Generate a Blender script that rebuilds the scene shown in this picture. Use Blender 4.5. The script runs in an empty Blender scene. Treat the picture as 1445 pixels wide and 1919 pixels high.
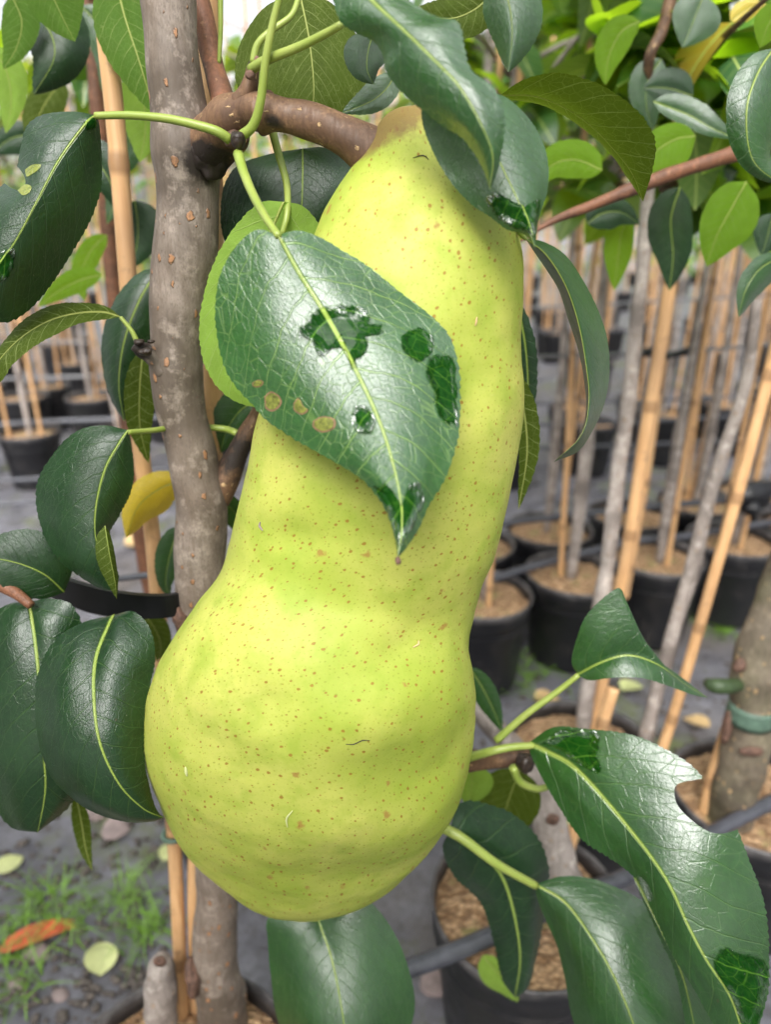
import bpy, bmesh, math, random
import numpy as np
from mathutils import Vector, noise as mnoise

S = bpy.context.scene
COL = S.collection
R = math.radians

# ------------------------------------------------------------------ camera, sky, sun, exposure
PITCH = R(22.0)
CAM = Vector((0.0, 0.0, 0.60))
FPX, CX, CY = 1330.0, 722.5, 959.5          # focal length and centre in photo pixels
cd = bpy.data.cameras.new('camera')
cam = bpy.data.objects.new('camera', cd)
COL.objects.link(cam)
cam.location = CAM
cam.rotation_euler = (math.pi / 2 - PITCH, 0, 0)
cd.sensor_fit = 'VERTICAL'
cd.sensor_height = 36.0
cd.sensor_width = 27.1
cd.lens = 36.0 * FPX / 1919.0
cd.clip_start, cd.clip_end = 0.01, 400.0
cd.dof.use_dof = True
cd.dof.focus_distance = 0.25
cd.dof.aperture_fstop = 7.8
S.camera = cam

SUN_EL, SUN_AZ = 46.0, 192.0                # compass-like azimuth: 0 = +Y, 90 = +X
w = bpy.data.worlds.new('World')
S.world = w
w.use_nodes = True
wt = w.node_tree
sky = wt.nodes.new('ShaderNodeTexSky')
sky.sky_type = 'NISHITA'
sky.sun_disc = False
sky.sun_elevation = R(SUN_EL)
sky.sun_rotation = R(SUN_AZ)
sky.dust_density = 4.0
sky.air_density = 1.0
sky.ozone_density = 1.0
hs = wt.nodes.new('ShaderNodeHueSaturation')
hs.inputs['Saturation'].default_value = 0.16   # overcast: the blue is mostly gone
wt.links.new(sky.outputs[0], hs.inputs['Color'])
gen = wt.nodes.new('ShaderNodeTexCoord')
sepz = wt.nodes.new('ShaderNodeSeparateXYZ')
wt.links.new(gen.outputs['Generated'], sepz.inputs[0])
grad = wt.nodes.new('ShaderNodeMapRange')           # overcast: the cloud cover is brightest overhead
for k_, v_ in (('From Min', 0.05), ('From Max', 0.9), ('To Min', 1.35), ('To Max', 3.0)):
    grad.inputs[k_].default_value = v_
wt.links.new(sepz.outputs[2], grad.inputs['Value'])
scl = wt.nodes.new('ShaderNodeVectorMath')
scl.operation = 'SCALE'
wt.links.new(hs.outputs[0], scl.inputs[0])
wt.links.new(grad.outputs[0], scl.inputs['Scale'])
wt.links.new(scl.outputs[0], wt.nodes['Background'].inputs[0])
wt.nodes['Background'].inputs[1].default_value = 0.15
sd = bpy.data.lights.new('sun', 'SUN')
sd.energy = 1.25
sd.angle = R(35)
sd.specular_factor = 0.3                      # veiled by cloud: hardly any glint of its own
sd.color = (1.0, 0.97, 0.92)
sun = bpy.data.objects.new('sun', sd)
COL.objects.link(sun)
sun_dir = Vector((math.sin(R(SUN_AZ)) * math.cos(R(SUN_EL)), math.cos(R(SUN_AZ)) * math.cos(R(SUN_EL)), math.sin(R(SUN_EL))))
sun.rotation_euler = sun_dir.to_track_quat('Z', 'Y').to_euler()
S.view_settings.view_transform = 'Standard'
S.view_settings.look = 'None'
S.view_settings.exposure = 0.27
S.view_settings.gamma = 1.0
S.render.engine = 'CYCLES'
S.cycles.max_bounces = 8
S.cycles.transparent_max_bounces = 8
S.cycles.use_denoising = True

FW = Vector((0, math.cos(PITCH), -math.sin(PITCH)))
UP = Vector((0, math.sin(PITCH), math.cos(PITCH)))


def ray(px, py):
    return FW + Vector((1, 0, 0)) * ((px - CX) / FPX) + UP * ((CY - py) / FPX)


def P(px, py, Y):
    """World point seen at photo pixel (px, py), standing Y metres in front of the camera."""
    d = ray(px, py)
    return CAM + d * (Y / d.y)


def mpp(px, py, Y):
    """Metres per photo pixel there."""
    d = ray(px, py)
    return (Y / d.y) / FPX


# ------------------------------------------------------------------ node helpers
class NT:
    def __init__(self, name):
        self.m = bpy.data.materials.new(name)
        self.m.use_nodes = True
        self.t = self.m.node_tree
        self.t.nodes.clear()
        self.out = self.t.nodes.new('ShaderNodeOutputMaterial')

    def put(self, sock, v):
        if v is None:
            return
        if hasattr(v, 'is_linked') or isinstance(v, bpy.types.NodeSocket):
            self.t.links.new(v, sock)
        elif isinstance(v, (tuple, list)):
            d = sock.default_value
            sock.default_value = tuple(v) + ((1.0,) if len(d) == 4 and len(v) == 3 else ())
        else:
            sock.default_value = v

    def n(self, typ, ins=None, out=0, **props):
        nd = self.t.nodes.new('ShaderNode' + typ)
        for k, v in props.items():
            setattr(nd, k, v)
        for k, v in (ins or {}).items():
            self.put(nd.inputs[k], v)
        return nd.outputs[out]

    def math(self, op, a, b=None, c=None, clamp=False):
        ins = {0: a}
        if b is not None:
            ins[1] = b
        if c is not None:
            ins[2] = c
        return self.n('Math', ins, operation=op, use_clamp=clamp)

    def mr(self, v, a, b, c=0.0, d=1.0, smooth=False):
        return self.n('MapRange', {'Value': v, 'From Min': a, 'From Max': b, 'To Min': c, 'To Max': d},
                      interpolation_type='SMOOTHSTEP' if smooth else 'LINEAR')

    def mix(self, f, a, b, blend='MIX'):
        nd = self.t.nodes.new('ShaderNodeMix')
        nd.data_type = 'RGBA'
        nd.blend_type = blend
        self.put(nd.inputs[0], f)
        self.put(nd.inputs[6], a)
        self.put(nd.inputs[7], b)
        return nd.outputs[2]

    def noise(self, vec, scale, detail=3.0, rough=0.55, out=0):
        return self.n('TexNoise', {'Vector': vec, 'Scale': scale, 'Detail': detail, 'Roughness': rough}, out=out)

    def vor(self, vec, scale, feature='F1', out='Distance', rnd=1.0, dim='3D'):
        nd = self.t.nodes.new('ShaderNodeTexVoronoi')
        nd.voronoi_dimensions = dim
        nd.feature = feature
        self.put(nd.inputs['Vector'], vec)
        self.put(nd.inputs['Scale'], scale)
        self.put(nd.inputs['Randomness'], rnd)
        return nd.outputs[out]

    def bump(self, h, strength, dist):
        return self.n('Bump', {'Height': h, 'Strength': strength, 'Distance': dist})

    def bsdf(self, **k):
        nd = self.t.nodes.new('ShaderNodeBsdfPrincipled')
        for a, v in k.items():
            self.put(nd.inputs[a.replace('_', ' ')], v)
        return nd.outputs[0]

    def done(self, s):
        self.t.links.new(s, self.out.inputs[0])
        return self.m


def obj_coords(T):
    return T.n('TexCoord', out=3)


def leaf_material(name, dark, light, under, trans, rough=0.36, tmix=0.16, vein=(0.16, 0.30, 0.07), vs=0.30, spec=0.5, coat=0.9, crinkle=0.7,
                  wet=False, n2=10.0, under_vein=(0.36, 0.44, 0.14)):
    """A pear leaf: lf = (position along midrib, signed distance from midrib, 0..1 to the margin)."""
    T = NT(name)
    at = T.t.nodes.new('ShaderNodeAttribute')
    at.attribute_name = 'lf'
    sp = T.t.nodes.new('ShaderNodeSeparateXYZ')
    T.t.links.new(at.outputs['Vector'], sp.inputs[0])
    s, t, e = sp.outputs
    sr = T.n('Attribute', out='Fac', attribute_name='seed')
    vec = T.n('CombineXYZ', {0: s, 1: t, 2: sr})
    wob = T.math('SUBTRACT', T.noise(vec, 7.0, 2.0), 0.5)
    at_ = T.math('ABSOLUTE', t)
    side = T.math('SIGN', t)
    # secondary veins, arching towards the tip
    ph = T.math('SUBTRACT', s, T.math('MULTIPLY', at_, 0.85))
    ph = T.math('SUBTRACT', ph, T.math('MULTIPLY', T.math('MULTIPLY', at_, at_), 0.55))
    ph = T.math('ADD', T.math('MULTIPLY', ph, n2), T.math('ADD', T.math('MULTIPLY', wob, 0.42), T.math('MULTIPLY', side, 0.21)))
    ph = T.math('ADD', ph, 20.0)
    fr = T.math('ABSOLUTE', T.math('SUBTRACT', T.math('FRACT', ph), 0.5))
    thin = T.mr(at_, 0.0, 0.28, 0.030, 0.010)
    sec = T.mr(T.math('DIVIDE', fr, thin), 0.6, 1.5, 1.0, 0.0)
    # net of fine veins
    v3 = T.n('CombineXYZ', {0: T.math('ADD', s, T.math('MULTIPLY', at_, -0.5)), 1: T.math('ADD', t, T.math('MULTIPLY', wob, 0.05)), 2: sr})
    d1 = T.vor(v3, 24.0, 'DISTANCE_TO_EDGE')
    d2 = T.vor(v3, 58.0, 'DISTANCE_TO_EDGE')
    ter = T.mr(d1, 0.008, 0.034, 1.0, 0.0)
    net = T.mr(d2, 0.02, 0.10, 1.0, 0.0)
    midw = T.mr(s, 0.0, 1.0, 0.009, 0.0025)
    mid = T.mr(T.math('DIVIDE', at_, midw), 0.6, 1.25, 1.0, 0.0)
    vm = T.math('MAXIMUM', T.math('MULTIPLY', sec, 0.9), T.math('MULTIPLY', ter, 0.42))
    vm = T.math('MAXIMUM', vm, T.math('MULTIPLY', net, 0.10))
    vm = T.math('MULTIPLY', vm, T.mr(T.noise(vec, 5.0, 2.0), 0.35, 0.6, 0.45, 1.0))
    vcol = T.math('MULTIPLY', vm, vs)
    body = T.mix(T.mr(T.noise(vec, 6.0, 4.0, 0.6), 0.3, 0.7), dark, light)
    body = T.mix(T.mr(T.noise(vec, 60.0, 2.0), 0.45, 0.75, 0.0, 0.35), body, tuple(c * 1.6 for c in light))
    spot = T.mr(T.vor(vec, 9.0), 0.03, 0.055, 0.75, 0.0)
    spot = T.math('MULTIPLY', spot, T.mr(T.noise(vec, 3.0, 1.0), 0.55, 0.6))
    body = T.mix(spot, body, (0.05, 0.035, 0.015))
    top = T.mix(vcol, body, vein)
    top = T.mix(mid, top, (0.26, 0.36, 0.07))
    dust = T.math('MULTIPLY', T.mr(T.vor(vec, 34.0), 0.04, 0.075, 0.5, 0.0), T.mr(T.noise(vec, 4.0, 2.0), 0.5, 0.6))
    top = T.mix(dust, top, (0.35, 0.36, 0.28))
    ubody = T.mix(T.mr(T.noise(vec, 9.0, 3.0), 0.3, 0.7), under, tuple(c * 0.75 for c in under))
    ubody = T.mix(T.math('MULTIPLY', spot, 0.8), ubody, (0.02, 0.02, 0.008))
    und = T.mix(T.math('MULTIPLY', vm, 0.8), ubody, under_vein)
    und = T.mix(mid, und, (0.40, 0.42, 0.13))
    back = T.n('NewGeometry', out='Backfacing')
    col = T.mix(back, top, und)
    rug = T.noise(vec, 120.0, 3.0, 0.65)
    rug2 = T.noise(vec, 26.0, 3.0, 0.6)
    h = T.math('ADD', T.math('MULTIPLY', vm, -0.65), T.math('ADD', T.math('MULTIPLY', rug, 0.7), T.math('MULTIPLY', rug2, crinkle)))
    h = T.math('ADD', h, T.math('MULTIPLY', sec, -0.8))
    h = T.math('ADD', h, T.math('MULTIPLY', mid, -1.2))
    if wet:
        rim = T.n('Attribute', out='Fac', attribute_name='rim')
        rimm = T.mr(rim, 0.55, 0.95, 0.06, 1.0)
        wv = T.noise(T.n('CombineXYZ', {0: T.math('MULTIPLY', s, 0.45), 1: t, 2: sr}), 60.0, 2.0, 0.5)
        nb = T.bump(T.math('MULTIPLY', wv, rimm), 0.8, 0.004)
        b = T.bsdf(Base_Color=top, Roughness=0.03, Normal=nb, IOR=1.33, Specular_IOR_Level=0.12, Coat_Weight=T.math('MULTIPLY', T.mr(rim, 0.45, 0.9, 0.0, 1.0), T.mr(T.noise(vec, 9.0, 2.0), 0.47, 0.56)), Coat_IOR=2.3, Coat_Roughness=0.03, Coat_Normal=nb)
        ragged = T.math('ADD', rim, T.math('MULTIPLY', T.math('SUBTRACT', T.noise(vec, 45.0, 3.0, 0.6), 0.5), 0.55))
        fac = T.mr(ragged, 0.86, 0.98, 0.0, 1.0)
        return T.done(T.n('MixShader', {0: fac, 1: b, 2: T.n('BsdfTransparent')}))
    nb = T.bump(h, 0.6, 0.0004)
    rgh = T.mr(T.noise(vec, 11.0, 3.0), 0.3, 0.7, rough - 0.06, rough + 0.08)
    rgh = T.mix(back, rgh, (0.62,) * 3)
    b = T.bsdf(Base_Color=col, Roughness=rgh, Normal=nb, IOR=1.5, Specular_IOR_Level=T.mr(back, 0.0, 1.0, spec, 0.12), Coat_Weight=T.math('MULTIPLY', T.math('SUBTRACT', 1.0, back), coat), Coat_Roughness=0.24, Coat_IOR=1.7, Coat_Normal=nb)
    tr = T.n('BsdfTranslucent', {'Color': T.mix(T.math('MULTIPLY', vm, 0.5), trans, tuple(c * 0.6 for c in trans)), 'Normal': nb})
    return T.done(T.n('MixShader', {0: tmix, 1: b, 2: tr}))


def tube_material(name, a, b, rough=0.4, scale=60.0, bump=0.0006):
    T = NT(name)
    c = obj_coords(T)
    nz = T.noise(c, scale, 4.0, 0.6)
    return T.done(T.bsdf(Base_Color=T.mix(T.mr(nz, 0.3, 0.7), a, b), Roughness=rough, Normal=T.bump(nz, 0.5, bump)))


def bark_material(name, a, b, c_, lent, scale=1.0, lent_amt=1.0, moss=0.0):
    T = NT(name)
    co = obj_coords(T)
    mp = T.n('Mapping', {'Vector': co, 'Scale': (1.0, 1.0, 0.22)})
    n1 = T.noise(co, 34.0 * scale, 5.0, 0.62)
    n2 = T.noise(mp, 420.0 * scale, 4.0, 0.6)
    col = T.mix(T.mr(n1, 0.34, 0.66), a, b)
    col = T.mix(T.mr(n2, 0.42, 0.66, 0.0, 0.65), col, c_)
    col = T.mix(T.mr(T.noise(co, 13.0 * scale, 4.0, 0.65), 0.45, 0.60, 0.0, 0.85), col, tuple(x * 0.6 for x in c_))
    col = T.mix(T.mr(T.noise(co, 90.0 * scale, 4.0, 0.7), 0.54, 0.66, 0.0, 0.6), col, tuple(min(1, x * 1.35) for x in b))
    if moss:
        col = T.mix(T.mr(T.noise(co, 22.0 * scale, 3.0), 0.5, 0.72, 0.0, moss), col, (0.14, 0.15, 0.06))
    sv = T.n('Attribute', out='Vector', attribute_name='sv')
    ml = T.n('Mapping', {'Vector': T.n('VectorMath', {0: sv, 1: T.n('VectorMath', {0: T.noise(co, 500.0 * scale, 2.0, out=1), 1: (0.0028, 0.0028, 0.0)}, operation='MULTIPLY')}, operation='ADD'),
                          'Scale': (1.0, 0.60, 1.0)})
    vd = T.vor(ml, 160.0 * scale, dim='2D')
    vc = T.n('SeparateColor', {0: T.vor(ml, 160.0 * scale, out='Color', dim='2D')})
    rad = T.mr(vc, 0.35, 1.0, -0.05, 0.21)
    sp = T.mr(T.math('SUBTRACT', vd, rad), -0.05, 0.02, lent_amt, 0.0)
    ring = T.math('MULTIPLY', T.mr(T.math('ABSOLUTE', T.math('SUBTRACT', vd, rad)), 0.0, 0.05, 0.7, 0.0), T.mr(rad, 0.02, 0.05))
    col = T.mix(ring, col, tuple(x * 0.35 for x in a))
    col = T.mix(sp, col, lent)
    fv = T.vor(T.n('Mapping', {'Vector': sv, 'Scale': (1, 0.4, 1)}), 420.0 * scale, dim='2D')
    col = T.mix(T.math('MULTIPLY', T.mr(fv, 0.05, 0.16, 0.45, 0.0), T.mr(n1, 0.4, 0.55)), col, tuple(x * 0.4 for x in a))
    grain = T.noise(T.n('Mapping', {'Vector': co, 'Scale': (1.0, 1.0, 0.45)}), 1400.0, 3.0, 0.7)
    col = T.mix(T.mr(grain, 0.48, 0.70, 0.0, 0.6), col, tuple(x * 0.5 for x in a))
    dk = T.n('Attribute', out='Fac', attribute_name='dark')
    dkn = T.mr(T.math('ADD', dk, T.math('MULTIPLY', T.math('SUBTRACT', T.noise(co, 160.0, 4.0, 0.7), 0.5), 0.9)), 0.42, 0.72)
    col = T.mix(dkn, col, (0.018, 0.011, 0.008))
    h = T.math('ADD', T.math('ADD', n1, T.math('MULTIPLY', n2, 0.5)), T.math('MULTIPLY', sp, 0.7))
    return T.done(T.bsdf(Base_Color=col, Roughness=T.mr(n2, 0.3, 0.7, 0.5, 0.75), Normal=T.bump(h, 0.7, 0.0009 / scale)))


def plain(name, col, rough=0.5, noise_scale=80.0, var=0.25, bump=0.0, metal=0.0):
    T = NT(name)
    c = obj_coords(T)
    nz = T.noise(c, noise_scale, 4.0, 0.6)
    k = T.mix(T.mr(nz, 0.3, 0.7), tuple(x * (1 - var) for x in col), tuple(min(1, x * (1 + var)) for x in col))
    return T.done(T.bsdf(Base_Color=k, Roughness=T.mr(nz, 0.3, 0.7, rough - 0.08, rough + 0.08), Metallic=metal,
                         Normal=T.bump(nz, 0.5, bump) if bump else None))


def pear_material():
    T = NT('pear_skin')
    co = obj_coords(T)
    big = T.noise(co, 22.0, 3.0, 0.5)
    med = T.noise(co, 75.0, 4.0, 0.6)
    fine = T.noise(co, 900.0, 3.0, 0.6)
    col = T.mix(T.mr(big, 0.36, 0.64), (0.305, 0.368, 0.050), (0.450, 0.460, 0.100))
    col = T.mix(T.mr(med, 0.45, 0.70, 0.0, 0.65), col, (0.235, 0.325, 0.032))
    col = T.mix(T.mr(fine, 0.5, 0.75, 0.0, 0.28), col, (0.24, 0.34, 0.028))
    # lenticels: sparse large russet dots and many small greenish ones
    def dots(scale, lo, rmax, soft, warp=0.0012):
        v = T.n('VectorMath', {0: T.n('Attribute', out='Vector', attribute_name='sv'), 1: T.n('VectorMath', {0: T.noise(co, 400.0, 2.0, out=1), 1: (warp,) * 3}, operation='MULTIPLY')}, operation='ADD')
        d = T.vor(v, scale, dim='2D')
        c = T.n('SeparateColor', {0: T.vor(v, scale, out='Color', dim='2D')})
        r = T.mr(T.math('POWER', c, 1.6), lo, 1.0, 0.0, rmax)
        return T.mr(T.math('SUBTRACT', d, r), -soft, soft, 1.0, 0.0)
    s1 = dots(250.0, 0.04, 0.175, 0.04)
    s2 = dots(480.0, 0.0, 0.19, 0.08)
    s3 = dots(62.0, 0.62, 0.10, 0.03, 0.004)
    col = T.mix(T.math('MULTIPLY', s2, 0.6), col, (0.20, 0.22, 0.02))
    col = T.mix(T.math('MULTIPLY', s1, 0.78), col, (0.25, 0.105, 0.012))
    col = T.mix(T.math('MULTIPLY', s3, 0.75), col, (0.30, 0.15, 0.04))
    ru = T.n('Attribute', out='Fac', attribute_name='russet')
    rm = T.mr(T.math('ADD', ru, T.math('MULTIPLY', T.math('SUBTRACT', T.noise(co, 150.0, 5.0, 0.7), 0.5), 1.5)), 0.36, 0.95)
    col = T.mix(T.math('MULTIPLY', rm, 0.85), col, (0.19, 0.105, 0.045))
    h = T.math('ADD', T.math('MULTIPLY', fine, 0.6), T.math('MULTIPLY', s1, -0.7))
    nb = T.bump(h, 0.25, 0.00025)
    return T.done(T.bsdf(Base_Color=col, Roughness=T.mr(med, 0.3, 0.7, 0.48, 0.62), Normal=nb, Specular_IOR_Level=0.28,
                         Subsurface_Weight=0.18, Subsurface_Radius=(0.006, 0.005, 0.0015), Subsurface_Scale=0.6))


def crown_leaf_material(name, top_a, top_b, under, trans, tmix=0.35):
    T = NT(name)
    at = T.t.nodes.new('ShaderNodeAttribute')
    at.attribute_name = 'lf'
    sp = T.t.nodes.new('ShaderNodeSeparateXYZ')
    T.t.links.new(at.outputs['Vector'], sp.inputs[0])
    s, t, rnd = sp.outputs
    mid = T.mr(T.math('ABSOLUTE', t), 0.006, 0.016, 1.0, 0.0)
    fr = T.math('ABSOLUTE', T.math('SUBTRACT', T.math('FRACT', T.math('MULTIPLY', T.math('SUBTRACT', s, T.math('ABSOLUTE', t)), 8.0)), 0.5))
    sec = T.mr(fr, 0.02, 0.08, 0.35, 0.0)
    top = T.mix(rnd, top_a, top_b)
    top = T.mix(T.mr(rnd, 0.955, 0.97), top, (0.42, 0.22, 0.02))
    und = T.mix(rnd, under, tuple(c * 0.6 for c in under))
    back = T.n('NewGeometry', out='Backfacing')
    c = T.mix(back, top, und)
    c = T.mix(T.math('MAXIMUM', mid, sec), c, (0.30, 0.38, 0.10))
    b = T.bsdf(Base_Color=c, Roughness=T.mix(back, (0.34,) * 3, (0.6,) * 3), Specular_IOR_Level=0.6)
    tr = T.n('BsdfTranslucent', {'Color': trans})
    return T.done(T.n('MixShader', {0: T.mr(T.math('FRACT', T.math('MULTIPLY', rnd, 7.3)), 0.25, 0.8, 0.05, tmix), 1: b, 2: tr}))


def ground_material():
    T = NT('ground_fabric')
    co = obj_coords(T)
    n1 = T.noise(co, 3.2, 5.0, 0.6)
    n2 = T.noise(co, 16.0, 5.0, 0.65)
    n3 = T.noise(co, 130.0, 3.0, 0.6)
    col = T.mix(T.mr(n2, 0.35, 0.65), (0.115, 0.112, 0.13), (0.25, 0.245, 0.275))
    col = T.mix(T.mr(n3, 0.45, 0.7, 0.0, 0.5), col, (0.10, 0.095, 0.10))
    col = T.mix(T.mr(n1, 0.52, 0.66, 0.0, 0.55), col, (0.19, 0.155, 0.12))
    moss = T.mr(T.math('ADD', T.noise(co, 4.4, 4.0, 0.7), T.math('MULTIPLY', n3, 0.15)), 0.62, 0.72, 0.0, 0.75)
    col = T.mix(moss, col, (0.16, 0.19, 0.05))
    col = T.mix(T.mr(T.noise(co, 55.0, 5.0, 0.75), 0.52, 0.66, 0.0, 0.6), col, (0.085, 0.075, 0.07))
    wv = T.n('TexWave', {'Vector': co, 'Scale': 260.0, 'Distortion': 1.0})
    h = T.math('ADD', T.math('MULTIPLY', n2, 1.0), T.math('MULTIPLY', wv, 0.10))
    return T.done(T.bsdf(Base_Color=col, Roughness=T.mr(n2, 0.35, 0.6, 0.22, 0.6), Normal=T.bump(h, 0.7, 0.010)))


def soil_material():
    T = NT('bark_mulch')
    co = obj_coords(T)
    mp = T.n('Mapping', {'Vector': co, 'Scale': (1.0, 1.7, 1.0), 'Rotation': (0, 0, 0.6)})
    c = T.n('SeparateColor', {0: T.vor(mp, 190.0, out='Color')})
    d = T.vor(mp, 190.0)
    col = T.mix(c, (0.24, 0.125, 0.055), (0.66, 0.43, 0.24))
    col = T.mix(T.mr(d, 0.3, 0.7, 0.0, 0.6), col, (0.10, 0.055, 0.03))
    col = T.mix(T.mr(T.noise(co, 45.0, 3.0), 0.58, 0.7, 0.0, 0.6), col, (0.26, 0.27, 0.09))
    return T.done(T.bsdf(Base_Color=col, Roughness=0.85, Normal=T.bump(T.math('SUBTRACT', c, d), 0.8, 0.004)))


def cane_material():
    T = NT('bamboo')
    co = obj_coords(T)
    mp = T.n('Mapping', {'Vector': co, 'Scale': (1, 1, 0.06)})
    n1 = T.noise(mp, 300.0, 4.0, 0.6)
    n2 = T.noise(co, 9.0, 3.0, 0.6)
    col = T.mix(T.mr(n1, 0.3, 0.7), (0.52, 0.28, 0.12), (0.68, 0.42, 0.21))
    col = T.mix(T.mr(n2, 0.45, 0.7, 0.0, 0.7), col, (0.33, 0.20, 0.11))
    col = T.mix(T.mr(T.noise(co, 70.0, 4.0, 0.7), 0.58, 0.72, 0.0, 0.6), col, (0.20, 0.13, 0.08))
    dk = T.n('Attribute', out='Fac', attribute_name='dark')
    col = T.mix(T.math('MULTIPLY', dk, 0.6), col, (0.16, 0.08, 0.035))
    return T.done(T.bsdf(Base_Color=col, Roughness=0.5, Normal=T.bump(n1, 0.4, 0.0006)))


M = {}
M['leaf'] = leaf_material('leaf_dark_green', (0.005, 0.040, 0.006), (0.015, 0.070, 0.010), (0.085, 0.15, 0.035), (0.10, 0.30, 0.02))
M['leaf_hero'] = leaf_material('leaf_hero_green', (0.007, 0.050, 0.008), (0.019, 0.085, 0.014), (0.085, 0.15, 0.035), (0.10, 0.30, 0.02), vs=0.85, vein=(0.22, 0.36, 0.08), coat=0.9, crinkle=0.9)
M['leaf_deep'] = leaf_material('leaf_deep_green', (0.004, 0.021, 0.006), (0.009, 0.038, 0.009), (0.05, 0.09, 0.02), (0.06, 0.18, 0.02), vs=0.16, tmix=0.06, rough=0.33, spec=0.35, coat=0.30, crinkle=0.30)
M['leaf_olive'] = leaf_material('leaf_olive_underside', (0.03, 0.09, 0.015), (0.05, 0.13, 0.02), (0.05, 0.078, 0.008), (0.17, 0.26, 0.01), tmix=0.27)
M['leaf_pale'] = leaf_material('leaf_pale_underside', (0.05, 0.14, 0.02), (0.08, 0.2, 0.03), (0.23, 0.38, 0.06), (0.36, 0.55, 0.04), tmix=0.35, vs=0.2, under_vein=(0.38, 0.5, 0.16))
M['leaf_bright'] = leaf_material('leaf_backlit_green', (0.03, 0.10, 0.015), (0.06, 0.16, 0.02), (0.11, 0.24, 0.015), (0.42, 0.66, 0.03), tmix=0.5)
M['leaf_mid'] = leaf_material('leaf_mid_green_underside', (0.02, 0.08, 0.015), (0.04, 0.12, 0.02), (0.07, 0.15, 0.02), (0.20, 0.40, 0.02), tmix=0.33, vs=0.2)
M['leaf_yellow'] = leaf_material('leaf_yellow', (0.55, 0.40, 0.02), (0.62, 0.48, 0.03), (0.55, 0.42, 0.04), (0.7, 0.5, 0.02), tmix=0.3, vein=(0.6, 0.5, 0.1), vs=0.3)
M['leaf_yellowed'] = leaf_material('leaf_yellowed_edge', (0.17, 0.21, 0.015), (0.24, 0.26, 0.02), (0.2, 0.2, 0.04), (0.3, 0.4, 0.02), vs=0.2)
M['wet'] = leaf_material('wet_leaf', (0.003, 0.027, 0.003), (0.006, 0.042, 0.004), (0.05, 0.1, 0.02), (0.1, 0.3, 0.02), vs=0.5, wet=True, vein=(0.12, 0.28, 0.03))
M['petiole'] = tube_material('petiole', (0.20, 0.275, 0.04), (0.29, 0.34, 0.08))
M['bark'] = bark_material('grey_bark', (0.180, 0.136, 0.106), (0.30, 0.248, 0.208), (0.135, 0.10, 0.072), (0.34, 0.17, 0.08))
M['bark_low'] = bark_material('olive_grey_bark', (0.15, 0.12, 0.085), (0.25, 0.205, 0.15), (0.11, 0.085, 0.06), (0.45, 0.30, 0.15), moss=0.4)
M['twig'] = bark_material('brown_twig_bark', (0.14, 0.072, 0.036), (0.22, 0.125, 0.065), (0.10, 0.05, 0.03), (0.46, 0.30, 0.15), scale=1.9)
M['shoot'] = bark_material('red_brown_shoot', (0.17, 0.065, 0.03), (0.24, 0.10, 0.05), (0.13, 0.06, 0.035), (0.4, 0.22, 0.12), scale=2.0, lent_amt=0.5)
M['bgbark'] = bark_material('pale_grey_bark', (0.33, 0.28, 0.25), (0.50, 0.44, 0.40), (0.22, 0.18, 0.16), (0.4, 0.25, 0.14), scale=1.0, lent_amt=0.5)
M['pear'] = pear_material()
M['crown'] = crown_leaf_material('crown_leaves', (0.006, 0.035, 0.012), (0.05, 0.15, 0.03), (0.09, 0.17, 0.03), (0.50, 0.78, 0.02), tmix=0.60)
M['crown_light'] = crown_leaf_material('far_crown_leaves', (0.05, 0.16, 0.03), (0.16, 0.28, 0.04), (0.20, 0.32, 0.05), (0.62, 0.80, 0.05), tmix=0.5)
M['ground'] = ground_material()
M['soil'] = soil_material()
def _pot():
    T = NT('black_plastic')
    c = obj_coords(T)
    nz = T.noise(c, 40.0, 5.0, 0.7)
    z = T.n('SeparateXYZ', {0: c}, out=2)
    k = T.mix(T.mr(nz, 0.5, 0.75, 0.0, 0.5), (0.011, 0.011, 0.013), (0.07, 0.06, 0.055))
    k = T.mix(T.math('MULTIPLY', T.mr(z, 0.128, 0.136, 0.0, 1.0), T.mr(nz, 0.35, 0.6, 0.15, 0.9)), k, (0.13, 0.12, 0.12))
    return T.done(T.bsdf(Base_Color=k, Roughness=T.mr(nz, 0.3, 0.7, 0.3, 0.6), Normal=T.bump(nz, 0.4, 0.0008)))
M['pot'] = _pot()
M['cane'] = cane_material()
M['hose'] = plain('grey_black_hose', (0.06, 0.062, 0.075), 0.35, 90.0, 0.3)
M['wire'] = plain('grey_wire', (0.20, 0.20, 0.21), 0.4, 90.0, 0.2, 0.0, 0.6)
M['clip'] = plain('black_clip_plastic', (0.008, 0.008, 0.010), 0.4)
M['tie'] = plain('green_tie_tape', (0.09, 0.15, 0.11), 0.55, 200.0, 0.35)
M['chew'] = plain('dry_chewed_tissue', (0.13, 0.145, 0.02), 0.6, 700.0, 0.6, 0.0004)
M['chew_rim'] = plain('brown_chewed_rim', (0.17, 0.10, 0.05), 0.7, 500.0, 0.5)
M['scar'] = plain('red_brown_scar', (0.12, 0.065, 0.045), 0.75, 300.0, 0.6, 0.003)
M['bud'] = plain('dark_bud', (0.022, 0.013, 0.009), 0.4, 400.0, 0.6, 0.002)
M['grass'] = plain('weed_grass', (0.15, 0.29, 0.03), 0.5, 40.0, 0.6)
M['fall_pale'] = plain('pale_dead_leaf', (0.55, 0.58, 0.26), 0.6, 60.0, 0.25, 0.002)
M['fall_tan'] = plain('tan_dead_leaf', (0.52, 0.36, 0.17), 0.6, 60.0, 0.3, 0.002)
M['fall_orange'] = plain('orange_dead_leaf', (0.62, 0.13, 0.045), 0.5, 60.0, 0.3, 0.002)
M['stone'] = plain('brown_stone', (0.26, 0.20, 0.19), 0.7, 70.0, 0.35, 0.003)
M['crumb'] = plain('dark_soil_crumb', (0.085, 0.07, 0.06), 0.75, 90.0, 0.5, 0.002)
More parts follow.
